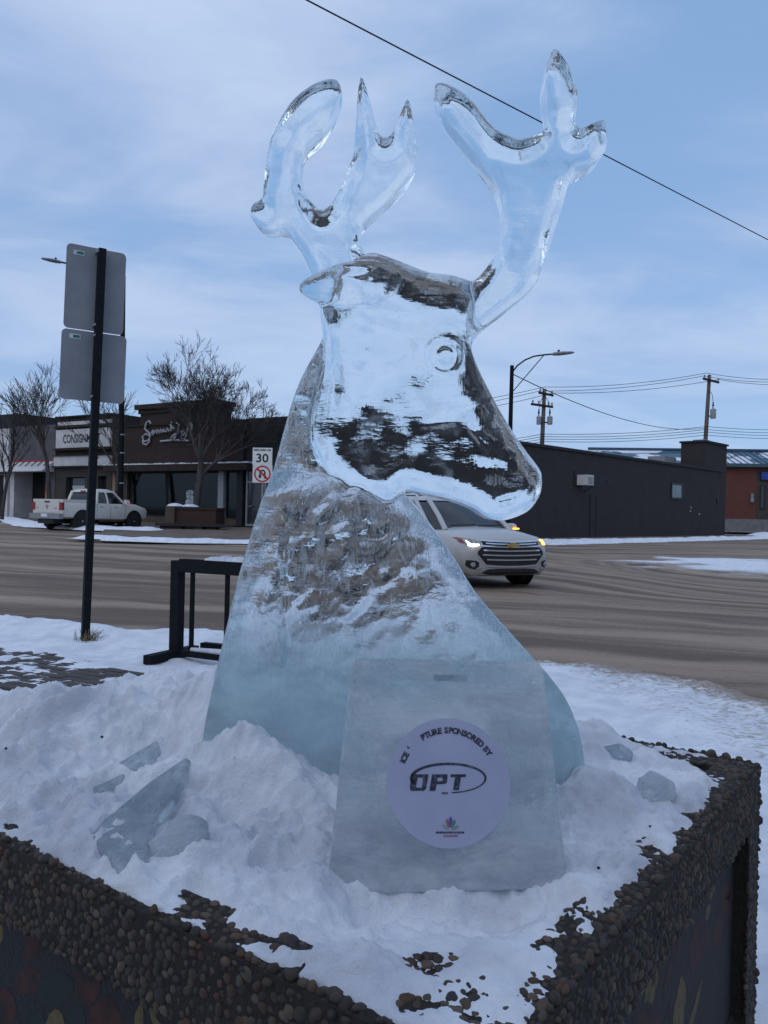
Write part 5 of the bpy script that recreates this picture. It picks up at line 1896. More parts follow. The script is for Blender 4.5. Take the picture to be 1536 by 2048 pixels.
# rounded outer arris: pull pebbles near an outer top edge inwards and down
rows = []
for p, n, u in peb:
    q = p.copy()
    d = p[:2] - PC
    s, t = d @ PA, d @ PB
    if .5 < n[2] < .9:
        pass
    elif n[2] > .5:
        e = min(s, t)
        if e < .022:
            q[2] -= (.022 - e) * .30
    elif p[2] > RZ - .025 and n[2] > -.5:
        q -= n * (p[2] - (RZ - .025)) * .25
    d3 = q - CAM
    vis = -np.dot(d3, n) > 0
    dp = d3[1]
    if dp < .05:
        continue
    sx = 768 + FPX * np.dot(d3, R_) / dp
    sy = 1024 - FPX * np.dot(d3, U_) / dp
    inf = vis and -10 < sx < 1546 and 0 < sy < 2058
    rows.append((q, n, u, (1 if inf else 0) / np.linalg.norm(d3)))
order = sorted(range(len(rows)), key=lambda i: -rows[i][3])
print('pebbles', len(rows), 'in view', sum(1 for r in rows if r[3] > 0))
SV, SF, nsv = [], [], 0
for rank, i in enumerate(order):
    q, n, u, _ = rows[i]
    V, me = PEB[rs.randint(5)]
    a = rs.rand() * 6.283
    v = np.cross(n, u)
    ax = u * math.cos(a) + v * math.sin(a)
    ay = np.cross(n, ax)
    tilt = rs.randn(2) * .16
    nn = n + ax * tilt[0] + ay * tilt[1]
    nn /= np.linalg.norm(nn)
    ax = ax - nn * (ax @ nn)
    ax /= np.linalg.norm(ax)
    ay = np.cross(nn, ax)
    sc_ = .0079 * (.65 + .65 * rs.rand()) * (1.35 if rs.rand() < .12 else 1)
    q = q - n * sc_ * .22
    Rm = np.stack([ax, ay, nn], 1)
    if rank < 300:
        o = bpy.data.objects.new('pebble', me)
        COL.objects.link(o)
        o.parent = pl
        Mx = Matrix([list(Rm[0] * sc_) + [q[0]], list(Rm[1] * sc_) + [q[1]], list(Rm[2] * sc_) + [q[2]], [0, 0, 0, 1]])
        o.matrix_local = Matrix.Translation(-Vector(pl.location)) @ Mx
    else:
        SV.append(V @ Rm.T * sc_ + q - np.array(pl.location))
        SF.append(ICO_F + nsv)
        nsv += len(V)
SV, SF = np.vstack(SV), np.vstack(SF)
me = bpy.data.meshes.new('pebble_facing')
me.vertices.add(len(SV)); me.vertices.foreach_set('co', SV.astype(np.float32).ravel())
me.loops.add(SF.size); me.loops.foreach_set('vertex_index', SF.astype(np.int32).ravel())
me.polygons.add(len(SF)); me.polygons.foreach_set('loop_start', np.arange(0, SF.size, 3, dtype=np.int32))
me.update(calc_edges=True)
me.materials.append(M['pebble_stuff'])
me.shade_smooth()
o = bpy.data.objects.new('pebble_facing', me)
COL.objects.link(o)
o.parent = pl
o['kind'] = 'stuff'

# ------------------------------------------------------------------ snow in the planter
ns, nt_ = 330, 262
s_, t_ = np.meshgrid(np.linspace(.004, LA - .004, ns), np.linspace(.004, LB - .004, nt_))
X = PC[0] + PA[0] * s_ + PB[0] * t_
Y = PC[1] + PA[1] * s_ + PB[1] * t_


def gz(px_, py_, z, amp, rad, ry=None, ang=0.0):
    c = at_z(px_, py_, z)
    dx, dy = X - c[0], Y - c[1]
    ca_, sa_ = math.cos(ang), math.sin(ang)
    u, v = dx * ca_ + dy * sa_, -dx * sa_ + dy * ca_
    return amp * np.exp(-((u / rad) ** 2 + (v / (ry or rad)) ** 2))


edge = np.minimum(np.minimum(s_, LA - s_), np.minimum(t_, LB - t_))
cn = np.hypot(s_, t_)
dline = (s_ / .285 + t_ / .225 - 1) * .1766 + .030
inn = sstep(.010, .058, np.minimum(edge, dline) + (fbm(X, Y, 11, 4, .6, 88) - .5) * .045)
n1 = fbm(X, Y, 4.5, 5, .55, 61) - .5
n2 = fbm(X, Y, 13, 5, .62, 62) - .5
n3 = 1 - np.abs(fbm(X + n1 * .1, Y, 24, 3, .55, 64) * 2 - 1)
rid = 1 - np.abs(fbm(X * .8 + Y * .6, (Y * .8 - X * .6) * 1.7, 6, 4, .5, 63) * 2 - 1)
left = sstep(.15, .75, s_ - .25 * t_)
hgt = .012 + n1 * .085 + n2 * .056 - (1 - n3) * .020 + (rid - .75) * .075 * left + left * .030
hgt += gz(330, 1400, .93, .085, .17, .12) + gz(60, 1415, .93, .075, .22, .13) + gz(150, 1480, .90, .05, .2, .1, .6)
hgt += gz(470, 1500, .88, .065, .10) + gz(430, 1462, .90, .10, .10, .08) + gz(435, 1565, .87, .10, .10, .07) + gz(540, 1600, .86, .05, .08) + gz(1165, 1610, .85, .04, .06) + gz(560, 1560, .86, .045, .09) + gz(600, 1650, .85, .03, .07) + gz(300, 1560, .87, .035, .2, .05, .65)
hgt += gz(1210, 1470, .85, .03, .10) + gz(1200, 1600, .85, .025, .07) + gz(1000, 1500, .84, .03, .2)
hgt += gz(640, 1770, .85, .022, .06) + gz(480, 1720, .84, .02, .09, .04, .6) - gz(930, 1850, .84, .028, .10, .035) - gz(700, 1830, .84, .022, .05) - gz(560, 1690, .84, .02, .06)
hgt -= gz(880, 1812, .83, .04, .17, .028)
Zp = RZ - .010 + inn * (np.maximum(hgt, -.05) + sstep(.24, .08, dline) * np.maximum(.010 + n2 * .03 - hgt, 0)) + (1 - inn) * ((fbm(X, Y, 20, 4, .6, 91) - .50) * .030 + .006)
# bared stones along the front right rim and by the near corner
cn = np.hypot(s_, t_)
Zp -= (1 - inn) * (.009 * sstep(.10, .5, t_ - .02) * (s_ < RW * 1.3) - .0025 * sstep(.12, .02, dline) * (s_ > .05))
Zp -= .03 * sstep(.022, .0, edge)
snow = tag(grid_mesh('planter_snow', X, Y, Zp, M['snow']), kind='stuff')
snow['label'] = 'lumpy snow heaped inside the pebbled planter'


def snow_z(x, y):
    d = np.array([x, y]) - PC
    i = int(np.clip((d @ PA - .004) / (LA - .008) * (ns - 1), 0, ns - 1))
    j = int(np.clip((d @ PB - .004) / (LB - .008) * (nt_ - 1), 0, nt_ - 1))
    return float(Zp[j, i])


def at_snow(px_, py_, dz):
    z = .88
    for _ in range(12):
        p = at_z(px_, py_, z)
        z = .5 * z + .5 * (snow_z(p[0], p[1]) + dz)
    return at_z(px_, py_, z)


# ice shards and chunks lying in the snow
def shard(pts, th, label, mat='ice_shard', name='ice_shard', nv=None, depth=None):
    """pts: (px, py, z) corner list on the upper face; thickness downwards"""
    P3 = [at_snow(a, b_, c) for a, b_, c in pts]
    c0 = np.mean(P3, 0)
    n = np.linalg.svd(np.array(P3) - c0)[2][2]
    P3 = [CAM + (p - CAM) * (np.dot(c0 - CAM, n) / np.dot(p - CAM, n)) for p in P3]
    if n @ (CAM - P3[0]) < 0:
        n = -n
    mb = MB().prism(P3, -n * th)
    ob = mb.build(name, M[mat], None)
    bv = ob.modifiers.new('bevel', 'BEVEL')
    bv.width = .006
    bv.segments = 2
    return tag(ob, label, 'ice', 'broken ice lying in the planter snow')


def chunk(px_, py_, z, rx, ry, rz_, seed, label, yaw=0.0, mat='ice_cloudy'):
    """broken lump of ice: a sphere cut by random planes, then roughened"""
    c = at_snow(px_, py_, z)
    r2 = np.random.RandomState(seed)
    bm2 = bmesh.new()
    bmesh.ops.create_icosphere(bm2, subdivisions=4, radius=1.0)
    V = np.array([v.co[:] for v in bm2.verts])
    Fq = [tuple(v.index for v in f.verts) for f in bm2.faces]
    bm2.free()
    for _ in range(11):
        n = r2.randn(3); n /= np.linalg.norm(n)
        d = V @ n - r2.uniform(.55, .8)
        V = V - np.maximum(d, 0)[:, None] * n * .92
    V *= 1 + .05 * (vnoise(V[:, 0] * 5 + 9, V[:, 2] * 5 + V[:, 1] * 3, seed) - .5)[:, None]
    V = V * np.array([rx, ry, rz_])
    ca_, sa_ = math.cos(yaw), math.sin(yaw)
    V = np.stack([V[:, 0] * ca_ - V[:, 1] * sa_, V[:, 0] * sa_ + V[:, 1] * ca_, V[:, 2]], 1) + c
    mb = MB(); mb.v = [tuple(v) for v in V]; mb.f = Fq
    ob = mb.build('ice_chunk', M[mat], None, 60)
    return tag(ob, label, 'ice', 'broken ice lying in the planter snow')


shard([(180, 1668, .010), (205, 1640, .016), (300, 1560, .022), (372, 1512, .026), (384, 1520, .022), (352, 1590, .012), (312, 1640, .008), (296, 1722, .004), (240, 1730, .004)], .03, 'long dark ice slab slanting up from the left rim of the planter')
shard([(168, 1572, .008), (240, 1522, .014), (315, 1478, .018), (318, 1488, .015), (262, 1538, .008), (205, 1580, .004)], .025, 'narrow grey ice sliver above the long slab')
shard([(1200, 1492, .012), (1240, 1484, .018), (1266, 1500, .015), (1262, 1516, .010), (1225, 1506, .010)], .02, 'small clear ice flake right of the deer')
chunk(352, 1690, .0, .065, .05, .045, 3, 'pale squarish ice chunk right of the long slab', .4)
chunk(320, 1392, .018, .115, .08, .06, 4, 'big rounded ice lump crowning the snow heap on the left', .2, 'snow')
chunk(1310, 1578, .012, .055, .04, .035, 6, 'angular ice chunk near the right rim of the planter', .5)
# dark crumbs on the snow
for i, (px_, py_) in enumerate(((1301, 1653), (1197, 1736), (204, 1474), (12, 1497), (60, 1740), (110, 1735))):
    p = at_z(px_, py_, .87)
    p[2] = snow_z(p[0], p[1]) + .002
    p = at_z(px_, py_, p[2])
    mb = MB().lathe([(.001, -.002), (.0035, 0), (.001, .0025)], p, 'z', 6)
    tag(mb.build('dirt_crumb', M['mortar'], None), ('dark crumb on the snow by the right rim', 'dark crumb on the snow between plaque block and right rim', 'dark crumb on the snow below the brick paving', 'dark crumb at the left edge of the snow heap', 'dark crumb just inside the left rim', 'dark crumb inside the left rim nearer the ice slab')[i], 'debris')

# ------------------------------------------------------------------ ice block with the sponsor's disc
TB = math.radians(17)
bc = at_z(883, 1782, .835)
blk = thing('sponsor_ice_block', bc, 'cloudy rectangular ice block with a round paper disc leaning against the deer', 'ice block')
ex_ = np.array([1, .03, 0.0]); ex_ /= np.linalg.norm(ex_)
eu = np.array([0, math.sin(TB), math.cos(TB)])
eu -= ex_ * (eu @ ex_); eu /= np.linalg.norm(eu)
en = np.cross(ex_, eu)
if en[1] > 0:
    en = -en


def on_block(px_, py_, off=0.0):
    d = ray(px_, py_)
    t = np.dot(bc - CAM, en) / np.dot(d, en)
    return CAM + d * t + en * off


def blk_uv(p):
    return np.dot(p - bc, ex_), np.dot(p - bc, eu)


cor = [on_block(652, 1790), on_block(1138, 1778), on_block(1086, 1322), on_block(704, 1315)]
outl = []
for i, c in enumerate(cor):
    a, b_ = cor[i - 1], cor[(i + 1) % 4]
    r = .018
    da, db = (a - c) / np.linalg.norm(a - c), (b_ - c) / np.linalg.norm(b_ - c)
    for k_ in range(5):
        t = k_ / 4
        outl.append(c + da * r * (1 - t) ** 2 + db * r * t ** 2)
bk = MB().prism(outl, -en * .11)
bko = bk.build('ice', M['ice_cloudy'], blk)
bv = bko.modifiers.new('bevel', 'BEVEL'); bv.width = .012; bv.segments = 3; bv.limit_method = 'ANGLE'
dcx = on_block(897, 1564)
rd = .5 * (np.linalg.norm(on_block(1020, 1566) - on_block(774, 1562)))
disc = MB()
ring = [dcx + (ex_ * math.cos(a) + eu * math.sin(a)) * rd for a in np.linspace(0, 2 * math.pi, 73)[:-1]]
disc.prism([p + en * .0005 for p in ring], en * .0012)
dso = disc.build('paper_disc', M['paper'], blk)


def flat(V, Fc, fn, mat, name, off):
    mb = MB()
    add_text(mb, V, Fc, lambda x, y: fn(x, y) + en * off)
    return mb.build(name, mat, dso)


# curved heading; frost has hidden the letters after the first S
txt = 'ICE SCULPTURE SPONSORED BY'
hid = {5, 6, 7}
a_s, a_e = math.radians(159), math.radians(32)
mb = MB()
mr = rd * .765
wid_ = {'I': .42, ' ': .5, 'E': .88, 'R': 1.02, 'S': .95, 'L': .8, 'T': .9, 'O': 1.12, 'N': 1.1, 'P': .95}
adv = [wid_.get(c, 1.0) for c in txt]
tot = sum(adv)
pos_ = 0
for i, c in enumerate(txt):
    mid = (pos_ + adv[i] / 2) / tot
    pos_ += adv[i]
    if c == ' ' or i in hid:
        continue
    a = a_s + (a_e - a_s) * mid
    V, Fc = text_mesh(c, rd * .128, .0006)
    o = dcx + (ex_ * math.cos(a) + eu * math.sin(a)) * mr
    tx, ty = ex_ * math.sin(a) - eu * math.cos(a), ex_ * math.cos(a) + eu * math.sin(a)
    if i == 4:
        V = V[:, :] * np.array([.45, .45, 1]) + np.array([0, rd * .06, 0])
    add_text(mb, V, Fc, lambda x, y: o + tx * x + ty * y + en * .0024)
mb.build('heading_lettering', M['ink'], dso)
# logo: slanted block letters with an open ellipse


def dpt(px_, py_, off=.0024):
    return on_block(px_, py_) + en * off


def zp(x, y):      # logo crop (5.486x zoom of the region starting at 760,1420)
    return dpt(760 + x / 5.486, 1420 + y / 5.486)


def polys(lst, name, mat):
    mb = MB()
    for pol in lst:
        b = len(mb.v)
        mb.v += [tuple(zp(*p)) for p in pol]
        mb.f.append(tuple(b + i for i in range(len(pol))))
    return mb.build(name, mat, dso)


polys([[(345, 705), (420, 705), (390, 855), (395, 885), (335, 885), (325, 850)], [(420, 705), (530, 705), (525, 740), (413, 740)], [(470, 740), (525, 740), (505, 860), (480, 885), (445, 885), (460, 850)], [(390, 850), (460, 850), (445, 885), (395, 885)],
       [(570, 705), (640, 705), (605, 885), (540, 885)], [(640, 705), (740, 705), (738, 740), (633, 740)], [(685, 740), (738, 740), (730, 800), (700, 812), (675, 812), (685, 780)], [(625, 780), (685, 780), (675, 812), (619, 812)],
       [(775, 705), (945, 705), (938, 735), (770, 735)], [(822, 735), (885, 735), (865, 878), (800, 878)]], 'logo_lettering', M['ink'])
mb = MB()
n = 60
for i in range(n + 1):
    t = math.radians(205 - (205 + 85) * i / n)
    wv = 12 + 16 * abs(math.sin(t * .5 + .3)) * (1 if i < n * .72 else max(.2, (n - i) / (n * .28)))
    cx_, cy_ = 750, 748
    for rr in (-.5, .5):
        mb.v.append(tuple(zp(cx_ + (405 + rr * wv * 1.4) * math.cos(t), cy_ - (158 + rr * wv) * math.sin(t))))
for i in range(n):
    mb.f.append((2 * i, 2 * i + 1, 2 * i + 3, 2 * i + 2))
mb.build('logo_ellipse', M['ink'], dso)
polys([[(675 + i * 14, 900), (685 + i * 14, 900), (685 + i * 14, 922), (675 + i * 14, 922)] for i in range(5)], 'logo_small_print', M['ink'])
for pol, c in (([(720, 1215), (735, 1190), (755, 1225), (762, 1295), (738, 1280)], (.30, .14, .12)), ([(755, 1190), (775, 1165), (792, 1195), (785, 1255), (765, 1290), (756, 1240)], (.13, .10, .36)),
               ([(795, 1215), (822, 1200), (830, 1235), (800, 1280), (775, 1300), (780, 1262)], (.10, .25, .20)), ([(680, 1262), (700, 1258), (735, 1290), (755, 1312), (715, 1300)], (.18, .32, .36)), ([(800, 1290), (840, 1268), (870, 1275), (830, 1305), (780, 1315)], (.20, .32, .30))):
    polys([pol], 'crest_leaf', simple('crest_%d' % pol[0][0], c, rough=.8))
polys([[(612 + i * 21, 1332), (628 + i * 21, 1330), (628 + i * 21, 1352), (612 + i * 21, 1354)] for i in range(15)], 'crest_small_print', M['ink'])
polys([[(695 + i * 20, 1370), (710 + i * 20, 1369), (710 + i * 20, 1390), (695 + i * 20, 1391)] for i in range(8)], 'crest_small_print', simple('pink_ink', (.36, .12, .24), rough=.8))
# small moulded marks in the block
MB().obox(on_block(901, 1356, .0005), ex_ * .027, en * .001, eu * .005).build('moulded_mark', M['ice_shard'], blk)
for px_, py_ in ((1068, 1366),):
    MB().lathe([(.0005, -.001), (.003, 0), (.002, .001)], on_block(px_, py_, .001), 'y', 8).build('air_bubble', M['snow'], blk, 60)


# ------------------------------------------------------------------ the ice deer
def surface_nets(F, org, h):
    """numpy surface nets on a scalar grid; returns verts, quads"""
    nx, ny, nz = F.shape
    S = F < 0
    corners = [(i, j, k) for i in (0, 1) for j in (0, 1) for k in (0, 1)]
    cnt = np.zeros((nx - 1, ny - 1, nz - 1), np.int8)
    for i, j, k in corners:
        cnt += S[i:nx - 1 + i, j:ny - 1 + j, k:nz - 1 + k]
    act = (cnt > 0) & (cnt < 8)
    ci = np.argwhere(act)
    acc = np.zeros((len(ci), 3))
    num = np.zeros(len(ci))
    vals = {c: F[ci[:, 0] + c[0], ci[:, 1] + c[1], ci[:, 2] + c[2]] for c in corners}
    for a in corners:
        for ax in range(3):
            if a[ax] == 0:
                b_ = list(a); b_[ax] = 1; b_ = tuple(b_)
                fa, fb = vals[a], vals[b_]
                m = (fa < 0) != (fb < 0)
                t = np.where(m, fa / np.where(m, fa - fb, 1), 0)
                for d in range(3):
                    acc[:, d] += np.where(m, a[d] + (t if d == ax else 0), 0)
                num += m
    V = (ci + acc / num[:, None]) * h + org
    idx = -np.ones(act.shape, np.int64)
    idx[act] = np.arange(len(ci))
    Q = []
    for ax in range(3):
        sl0 = [slice(None)] * 3; sl1 = [slice(None)] * 3
        sl0[ax] = slice(0, -1); sl1[ax] = slice(1, None)
        A, B = S[tuple(sl0)], S[tuple(sl1)]
        e = np.argwhere(A != B)
        o1, o2 = [(1, 2), (2, 0), (0, 1)][ax]
        e = e[(e[:, o1] > 0) & (e[:, o2] > 0)]
        e = e[(e[:, o1] < F.shape[o1] - 1) & (e[:, o2] < F.shape[o2] - 1)]
        ins = A[e[:, 0], e[:, 1], e[:, 2]]

        def cell(d1, d2):
            q = e.copy(); q[:, o1] -= d1; q[:, o2] -= d2
            return idx[q[:, 0], q[:, 1], q[:, 2]]
        q = np.stack([cell(1, 1), cell(0, 1), cell(0, 0), cell(1, 0)], 1)
        q[~ins] = q[~ins][:, ::-1]
        Q.append(q)
    return V, np.vstack(Q)


DD = 1.70                                        # distance of the sculpture's middle plane
HV = .0046


def sxz(pts, yc=0.0):
    return np.array([[at_y(a, b_, DD + yc)[0], at_y(a, b_, DD + yc)[2]] for a, b_ in pts])


def smooth_poly(pts, n=4):
    return np.array(wob([tuple(p) for p in pts], n))


neck_px = [(668, 640), (640, 690), (602, 760), (577, 830), (558, 900), (540, 970), (521, 1030), (500, 1100), (480, 1170), (462, 1250), (446, 1330), (431, 1400), (418, 1480), (410, 1560), (405, 1640),
           (1150, 1650), (1158, 1570), (1150, 1480), (1134, 1420), (1108, 1368), (1060, 1310), (1000, 1243), (945, 1178), (903, 1110), (862, 1052), (825, 1005), (790, 965), (830, 900), (850, 800), (830, 700), (750, 630)]
head_px = [(655, 640), (690, 575), (735, 530), (790, 543), (850, 567), (900, 574), (930, 590), (935, 640), (930, 690), (945, 742), (975, 800), (1005, 850), (1040, 900), (1064, 930), (1076, 950), (1075, 985), (1060, 1012), (1040, 1028), (1000, 1041),
           (970, 1035), (940, 1016), (900, 1001), (850, 990), (805, 983), (775, 1000), (720, 990), (680, 965), (650, 925), (634, 880), (638, 830), (650, 780), (662, 720)]
antl_px = [(625, 552), (600, 500), (566, 456), (535, 458), (508, 441), (498, 420), (505, 402), (521, 394), (524, 370), (530, 320), (540, 270), (560, 230), (590, 190), (625, 163), (665, 151), (680, 163), (681, 185), (665, 225), (641, 265), (622, 283),
           (605, 300), (600, 330), (605, 370), (620, 396), (640, 416), (660, 405), (680, 370), (691, 340), (705, 300), (711, 240), (715, 180), (720, 147), (728, 155), (741, 200), (755, 255), (763, 269), (776, 269), (790, 253), (800, 225), (812, 196), (820, 200),
           (829, 250), (837, 300), (832, 325), (815, 355), (790, 385), (765, 410), (740, 430), (722, 450), (717, 470), (723, 492), (740, 530), (700, 580), (650, 590)]
antr_px = [(925, 690), (900, 640), (880, 590), (915, 572), (948, 560), (975, 530), (1000, 490), (1008, 440), (1005, 400), (1000, 378), (985, 350), (950, 300), (915, 260), (885, 215), (869, 170), (880, 162), (905, 169), (940, 190), (965, 220), (990, 250), (1020, 266), (1047, 272), (1080, 262),
           (1100, 240), (1095, 200), (1092, 160), (1098, 125), (1107, 94), (1125, 105), (1145, 140), (1157, 175), (1158, 200), (1153, 240), (1166, 252), (1190, 240), (1212, 236), (1214, 260), (1217, 285), (1205, 310), (1180, 330), (1155, 342), (1140, 365), (1130, 400), (1118, 440), (1105, 480),
           (1095, 510), (1085, 545), (1060, 580), (1010, 620), (970, 650), (945, 680)]
ear_px = [(597, 580), (610, 560), (640, 544), (680, 528), (735, 522), (785, 540), (805, 565), (790, 595), (750, 612), (700, 616), (660, 612), (625, 600)]
tuft_px = [(640, 612), (668, 618), (685, 660), (690, 720), (684, 800), (668, 830), (655, 760), (650, 690)]
lo = sxz([(385, 1660)])[0]
hi = sxz([(1235, 75)])[0]
gx = np.arange(lo[0], hi[0], HV).astype(np.float32)
gz_ = np.arange(.80, hi[1] + .03, HV).astype(np.float32)
gy = np.arange(-.205, .205, HV).astype(np.float32)
X2, Z2 = np.meshgrid(gx, gz_, indexing='ij')


def sd2(pts, n=3, yc=0.0):
    return poly_sd(X2, Z2, smooth_poly(sxz(pts, yc), n)).astype(np.float32)


def smin(a, b_, k):
    h = np.clip(.5 + .5 * (b_ - a) / k, 0, 1)
    return b_ * (1 - h) + a * h - k * h * (1 - h)


def smax(a, b_, k):
    return -smin(-a, -b_, k)


Y3 = gy[None, :, None]


def slabshape(d, Tf, Tb, R, s, yc=0.0, k=.008):
    """chamfered slab: outline distance d, front/back half-thickness, chamfer width R and slope s"""
    y = Y3 - yc
    T = np.where(y < 0, Tf[:, None, :], Tb[:, None, :])
    a = np.abs(y)
    d3 = d[:, None, :]
    if isinstance(R, tuple):
        R = np.where(y < 0, np.float32(R[0]), np.float32(R[1]))
    f = smax(np.broadcast_to(-d3, a.shape if a.shape == T.shape else T.shape), a - T, k)
    return smax(f, (a - T + (R - d3) * s) / math.sqrt(1 + s * s), k).astype(np.float32)


def tubeshape(d, T, R, yc):
    y = (Y3 - yc) / T
    q = np.maximum(R - d, 0)[:, None, :] / R
    return ((np.sqrt(q * q + y * y) - 1) * min(R, T)).astype(np.float32)


def rot(a):
    return X2 * math.cos(a) + Z2 * math.sin(a), -X2 * math.sin(a) + Z2 * math.cos(a)


# fur strokes cut across the neck, finer chatter on the back
u1, v1 = rot(.95)
u2, v2 = rot(.35)
furf = (fbm(u1 * 6, v1 * 22, 1.0, 3, .55, 201) - .5) * .050 + (fbm(u2 * 20, v2 * 45, 1.0, 2, .5, 203) - .5) * .016
furb = (fbm(X2 * 14, Z2 * 34, 1.0, 3, .55, 211) - .5) * .022
broad = (fbm(X2, Z2, 7, 2, .5, 215) - .5) * .02
zlow = sstep(1.22, 1.08, Z2)
zup = sstep(1.40, 1.50, Z2)
Tn = .118 - .040 * zup + .020 * zlow
dn = sd2(neck_px)
furm = sstep(.03, .10, dn)
neck = slabshape(dn, (Tn + furf * furm * (1 - .6 * zlow) + broad).astype(np.float32), (Tn + furb * (1 - .5 * zlow) + broad * .7).astype(np.float32), .072, .80)
dh = sd2(head_px)
c_ = sxz([(880, 800)])[0]
muz = sstep(c_[0] - .02, c_[0] + .22, X2)
hb = (fbm(X2 * 5, Z2 * 9, 1.0, 3, .5, 221) - .5) * .026
hb2 = (fbm(X2 * 30, Z2 * 16, 1.0, 2, .5, 225) - .5) * .008
hf = (fbm(X2 * 4, Z2 * 5, 1.0, 2, .5, 231) - .5) * .018
brow = sstep(*sxz([(0, 640)])[:, 1].tolist(), sxz([(0, 600)])[0, 1], Z2) if False else 0
Th = .118 - .045 * muz
head = slabshape(dh, (Th + hf).astype(np.float32), (Th + hb + hb2).astype(np.float32), .034, .90, -.006, .008)
fl_n = (fbm(X2, Z2, 11, 3, .55, 241) - .5) * .032
Ta = (.050 + fl_n * .35).astype(np.float32)
antl = slabshape(sd2(antl_px, 3, .008), Ta, Ta, (.014, .026), 1.0, .050, .004)
antr = slabshape(sd2(antr_px, 3, -.080), Ta + .004, Ta + .004, (.014, .026), 1.0, -.035, .004)
ear = tubeshape(sd2(ear_px, 3, -.105), .042, .045, -.105)
tuft = tubeshape(sd2(tuft_px, 3, -.09), .030, .020, -.090)
# eye
ec = sxz([(881, 735)])[0]
_ix, _iz = np.abs(gx - ec[0]).argmin(), np.abs(gz_ - ec[1]).argmin()
fy = -.006 - float((Th + hf)[_ix, _iz]) + .001
rr = np.sqrt((X2 - ec[0]) ** 2 + (Z2 - ec[1]) ** 2)[:, None, :]
eye = np.minimum(np.sqrt((rr - .035) ** 2 + (Y3 - fy - .002) ** 2) - .0065, (np.sqrt(rr ** 2 + ((Y3 - fy - .012) * 1.0) ** 2) - .024)).astype(np.float32)
# carved lines: ear groove, nostril, mouth, eyelid stroke


def capsule(p0, p1, y, r):
    a, b_ = sxz([p0])[0], sxz([p1])[0]
    e = b_ - a
    t = np.clip(((X2 - a[0]) * e[0] + (Z2 - a[1]) * e[1]) / (e @ e), 0, 1)
    q = (X2 - a[0] - t * e[0]) ** 2 + (Z2 - a[1] - t * e[1]) ** 2
    return (np.sqrt(q[:, None, :] + (Y3 - y) ** 2) - r).astype(np.float32)


parts = {'neck': neck, 'head': head, 'antler_a': antl, 'antler_b': antr, 'ear': ear, 'eye': eye}
body = smin(neck, head, .012)
body = smin(body, tuft, .012)
for a, b_, y, r in (((990, 1006), (1066, 984), -.085, .008), ((820, 690), (850, 712), -.128, .006), ((785, 925), (840, 912), -.128, .007), ((845, 862), (900, 855), -.126, .007), ((935, 870), (965, 905), -.112, .008), ((1050, 945), (1058, 962), -.075, .011),
                    ((628, 606), (795, 612), -.128, .009), ((700, 640), (830, 655), -.125, .007), ((720, 660), (800, 690), -.125, .006), ((660, 760), (652, 880), -.118, .008), ((585, 960), (578, 1310), -.112, .009)):
    body = smax(body, -capsule(a, b_, y, r), .008)
body = smin(body, antl, .022)
body = smin(body, antr, .022)
for a, b_, y, r in (((640, 582), (745, 588), -.151, .010), ((700, 560), (770, 566), -.152, .007)):
    ear = smax(ear, -capsule(a, b_, y, r), .006)
body = smin(body, ear, .010)
body = smin(body, eye, .003)
body = np.maximum(body, (.806 - gz_)[None, None, :]).astype(np.float32)
V, Q = surface_nets(body, np.array([gx[0], gy[0], gz_[0]]), HV)
# relax
E = np.vstack([Q[:, [0, 1]], Q[:, [1, 2]], Q[:, [2, 3]], Q[:, [3, 0]]])
for it in range(3):
    sm = np.zeros_like(V); cn_ = np.zeros(len(V))
    for d in range(3):
        sm[:, d] = np.bincount(E[:, 0], V[E[:, 1], d], len(V)) + np.bincount(E[:, 1], V[E[:, 0], d], len(V))
    cn_ = np.bincount(E[:, 0], minlength=len(V)) + np.bincount(E[:, 1], minlength=len(V))
    V = V * .5 + .5 * sm / cn_[:, None]
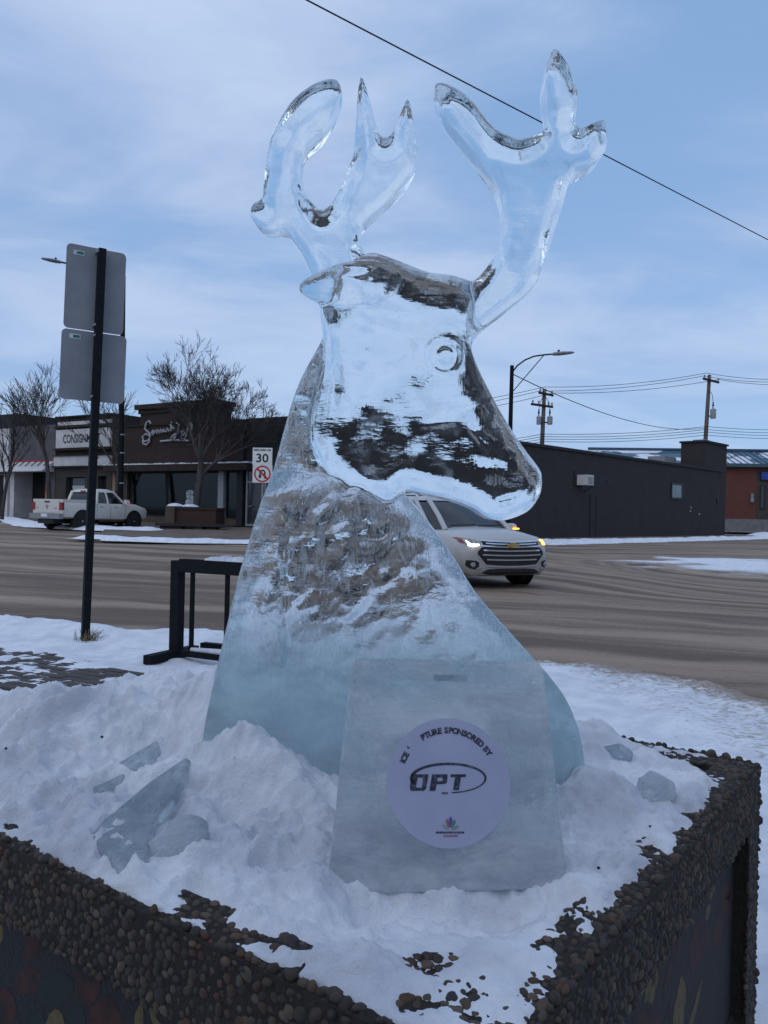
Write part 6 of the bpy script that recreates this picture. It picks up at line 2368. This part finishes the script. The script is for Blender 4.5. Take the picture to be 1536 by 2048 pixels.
# vertex normals from the faces
fn_ = np.cross(V[Q[:, 2]] - V[Q[:, 0]], V[Q[:, 3]] - V[Q[:, 1]])
vn = np.zeros_like(V)
for c in range(4):
    for d in range(3):
        vn[:, d] += np.bincount(Q[:, c], fn_[:, d], len(V))
vn /= np.linalg.norm(vn, axis=1)[:, None] + 1e-12
# each face belongs to the part whose field is lowest there
ctr = V[Q].mean(1)
ii = np.clip(np.round((ctr - [gx[0], gy[0], gz_[0]]) / HV).astype(int), 0, np.array(body.shape) - 1)
names = ['neck', 'head', 'antler', 'antler', 'ear', 'eye']
fields = [neck, head - .010, antl + .012, antr + .012, ear - .004, eye - .006]
lab = np.argmin(np.stack([f[ii[:, 0], ii[:, 1], ii[:, 2]] for f in fields], 1), 1)
ctr_w = ctr + [0, DD, 0]
deer = thing('ice_deer', (float(sxz([(780, 1600)])[0, 0]), DD, .84), 'clear carved ice bust of an antlered deer standing in the planter', 'sculpture')
V = V + np.array([0, DD, 0]) - np.array(deer.location)
dm = {'neck': M['ice'], 'head': M['ice_head'], 'antler': M['ice_antler'], 'ear': M['ice_head'], 'eye': M['ice_head']}
for pi, nm in enumerate(names):
    q = Q[lab == pi]
    if not len(q):
        continue
    used = np.unique(q)
    rm = -np.ones(len(V), int)
    rm[used] = np.arange(len(used))
    q = rm[q]
    me = bpy.data.meshes.new(nm)
    me.vertices.add(len(used)); me.vertices.foreach_set('co', V[used].astype(np.float32).ravel())
    me.loops.add(q.size); me.loops.foreach_set('vertex_index', q.astype(np.int32).ravel())
    me.polygons.add(len(q)); me.polygons.foreach_set('loop_start', np.arange(0, q.size, 4, dtype=np.int32))
    me.update(calc_edges=True)
    me.shade_smooth()
    me.normals_split_custom_set_from_vertices(vn[used].tolist())
    me.materials.append(dm[nm])
    o = bpy.data.objects.new(nm, me)
    COL.objects.link(o)
    o.parent = deer
    if nm == 'antler':
        o['label'] = 'right-hand forked antler' if pi == 3 else 'left-hand forked antler'
print('deer', len(V), len(Q))
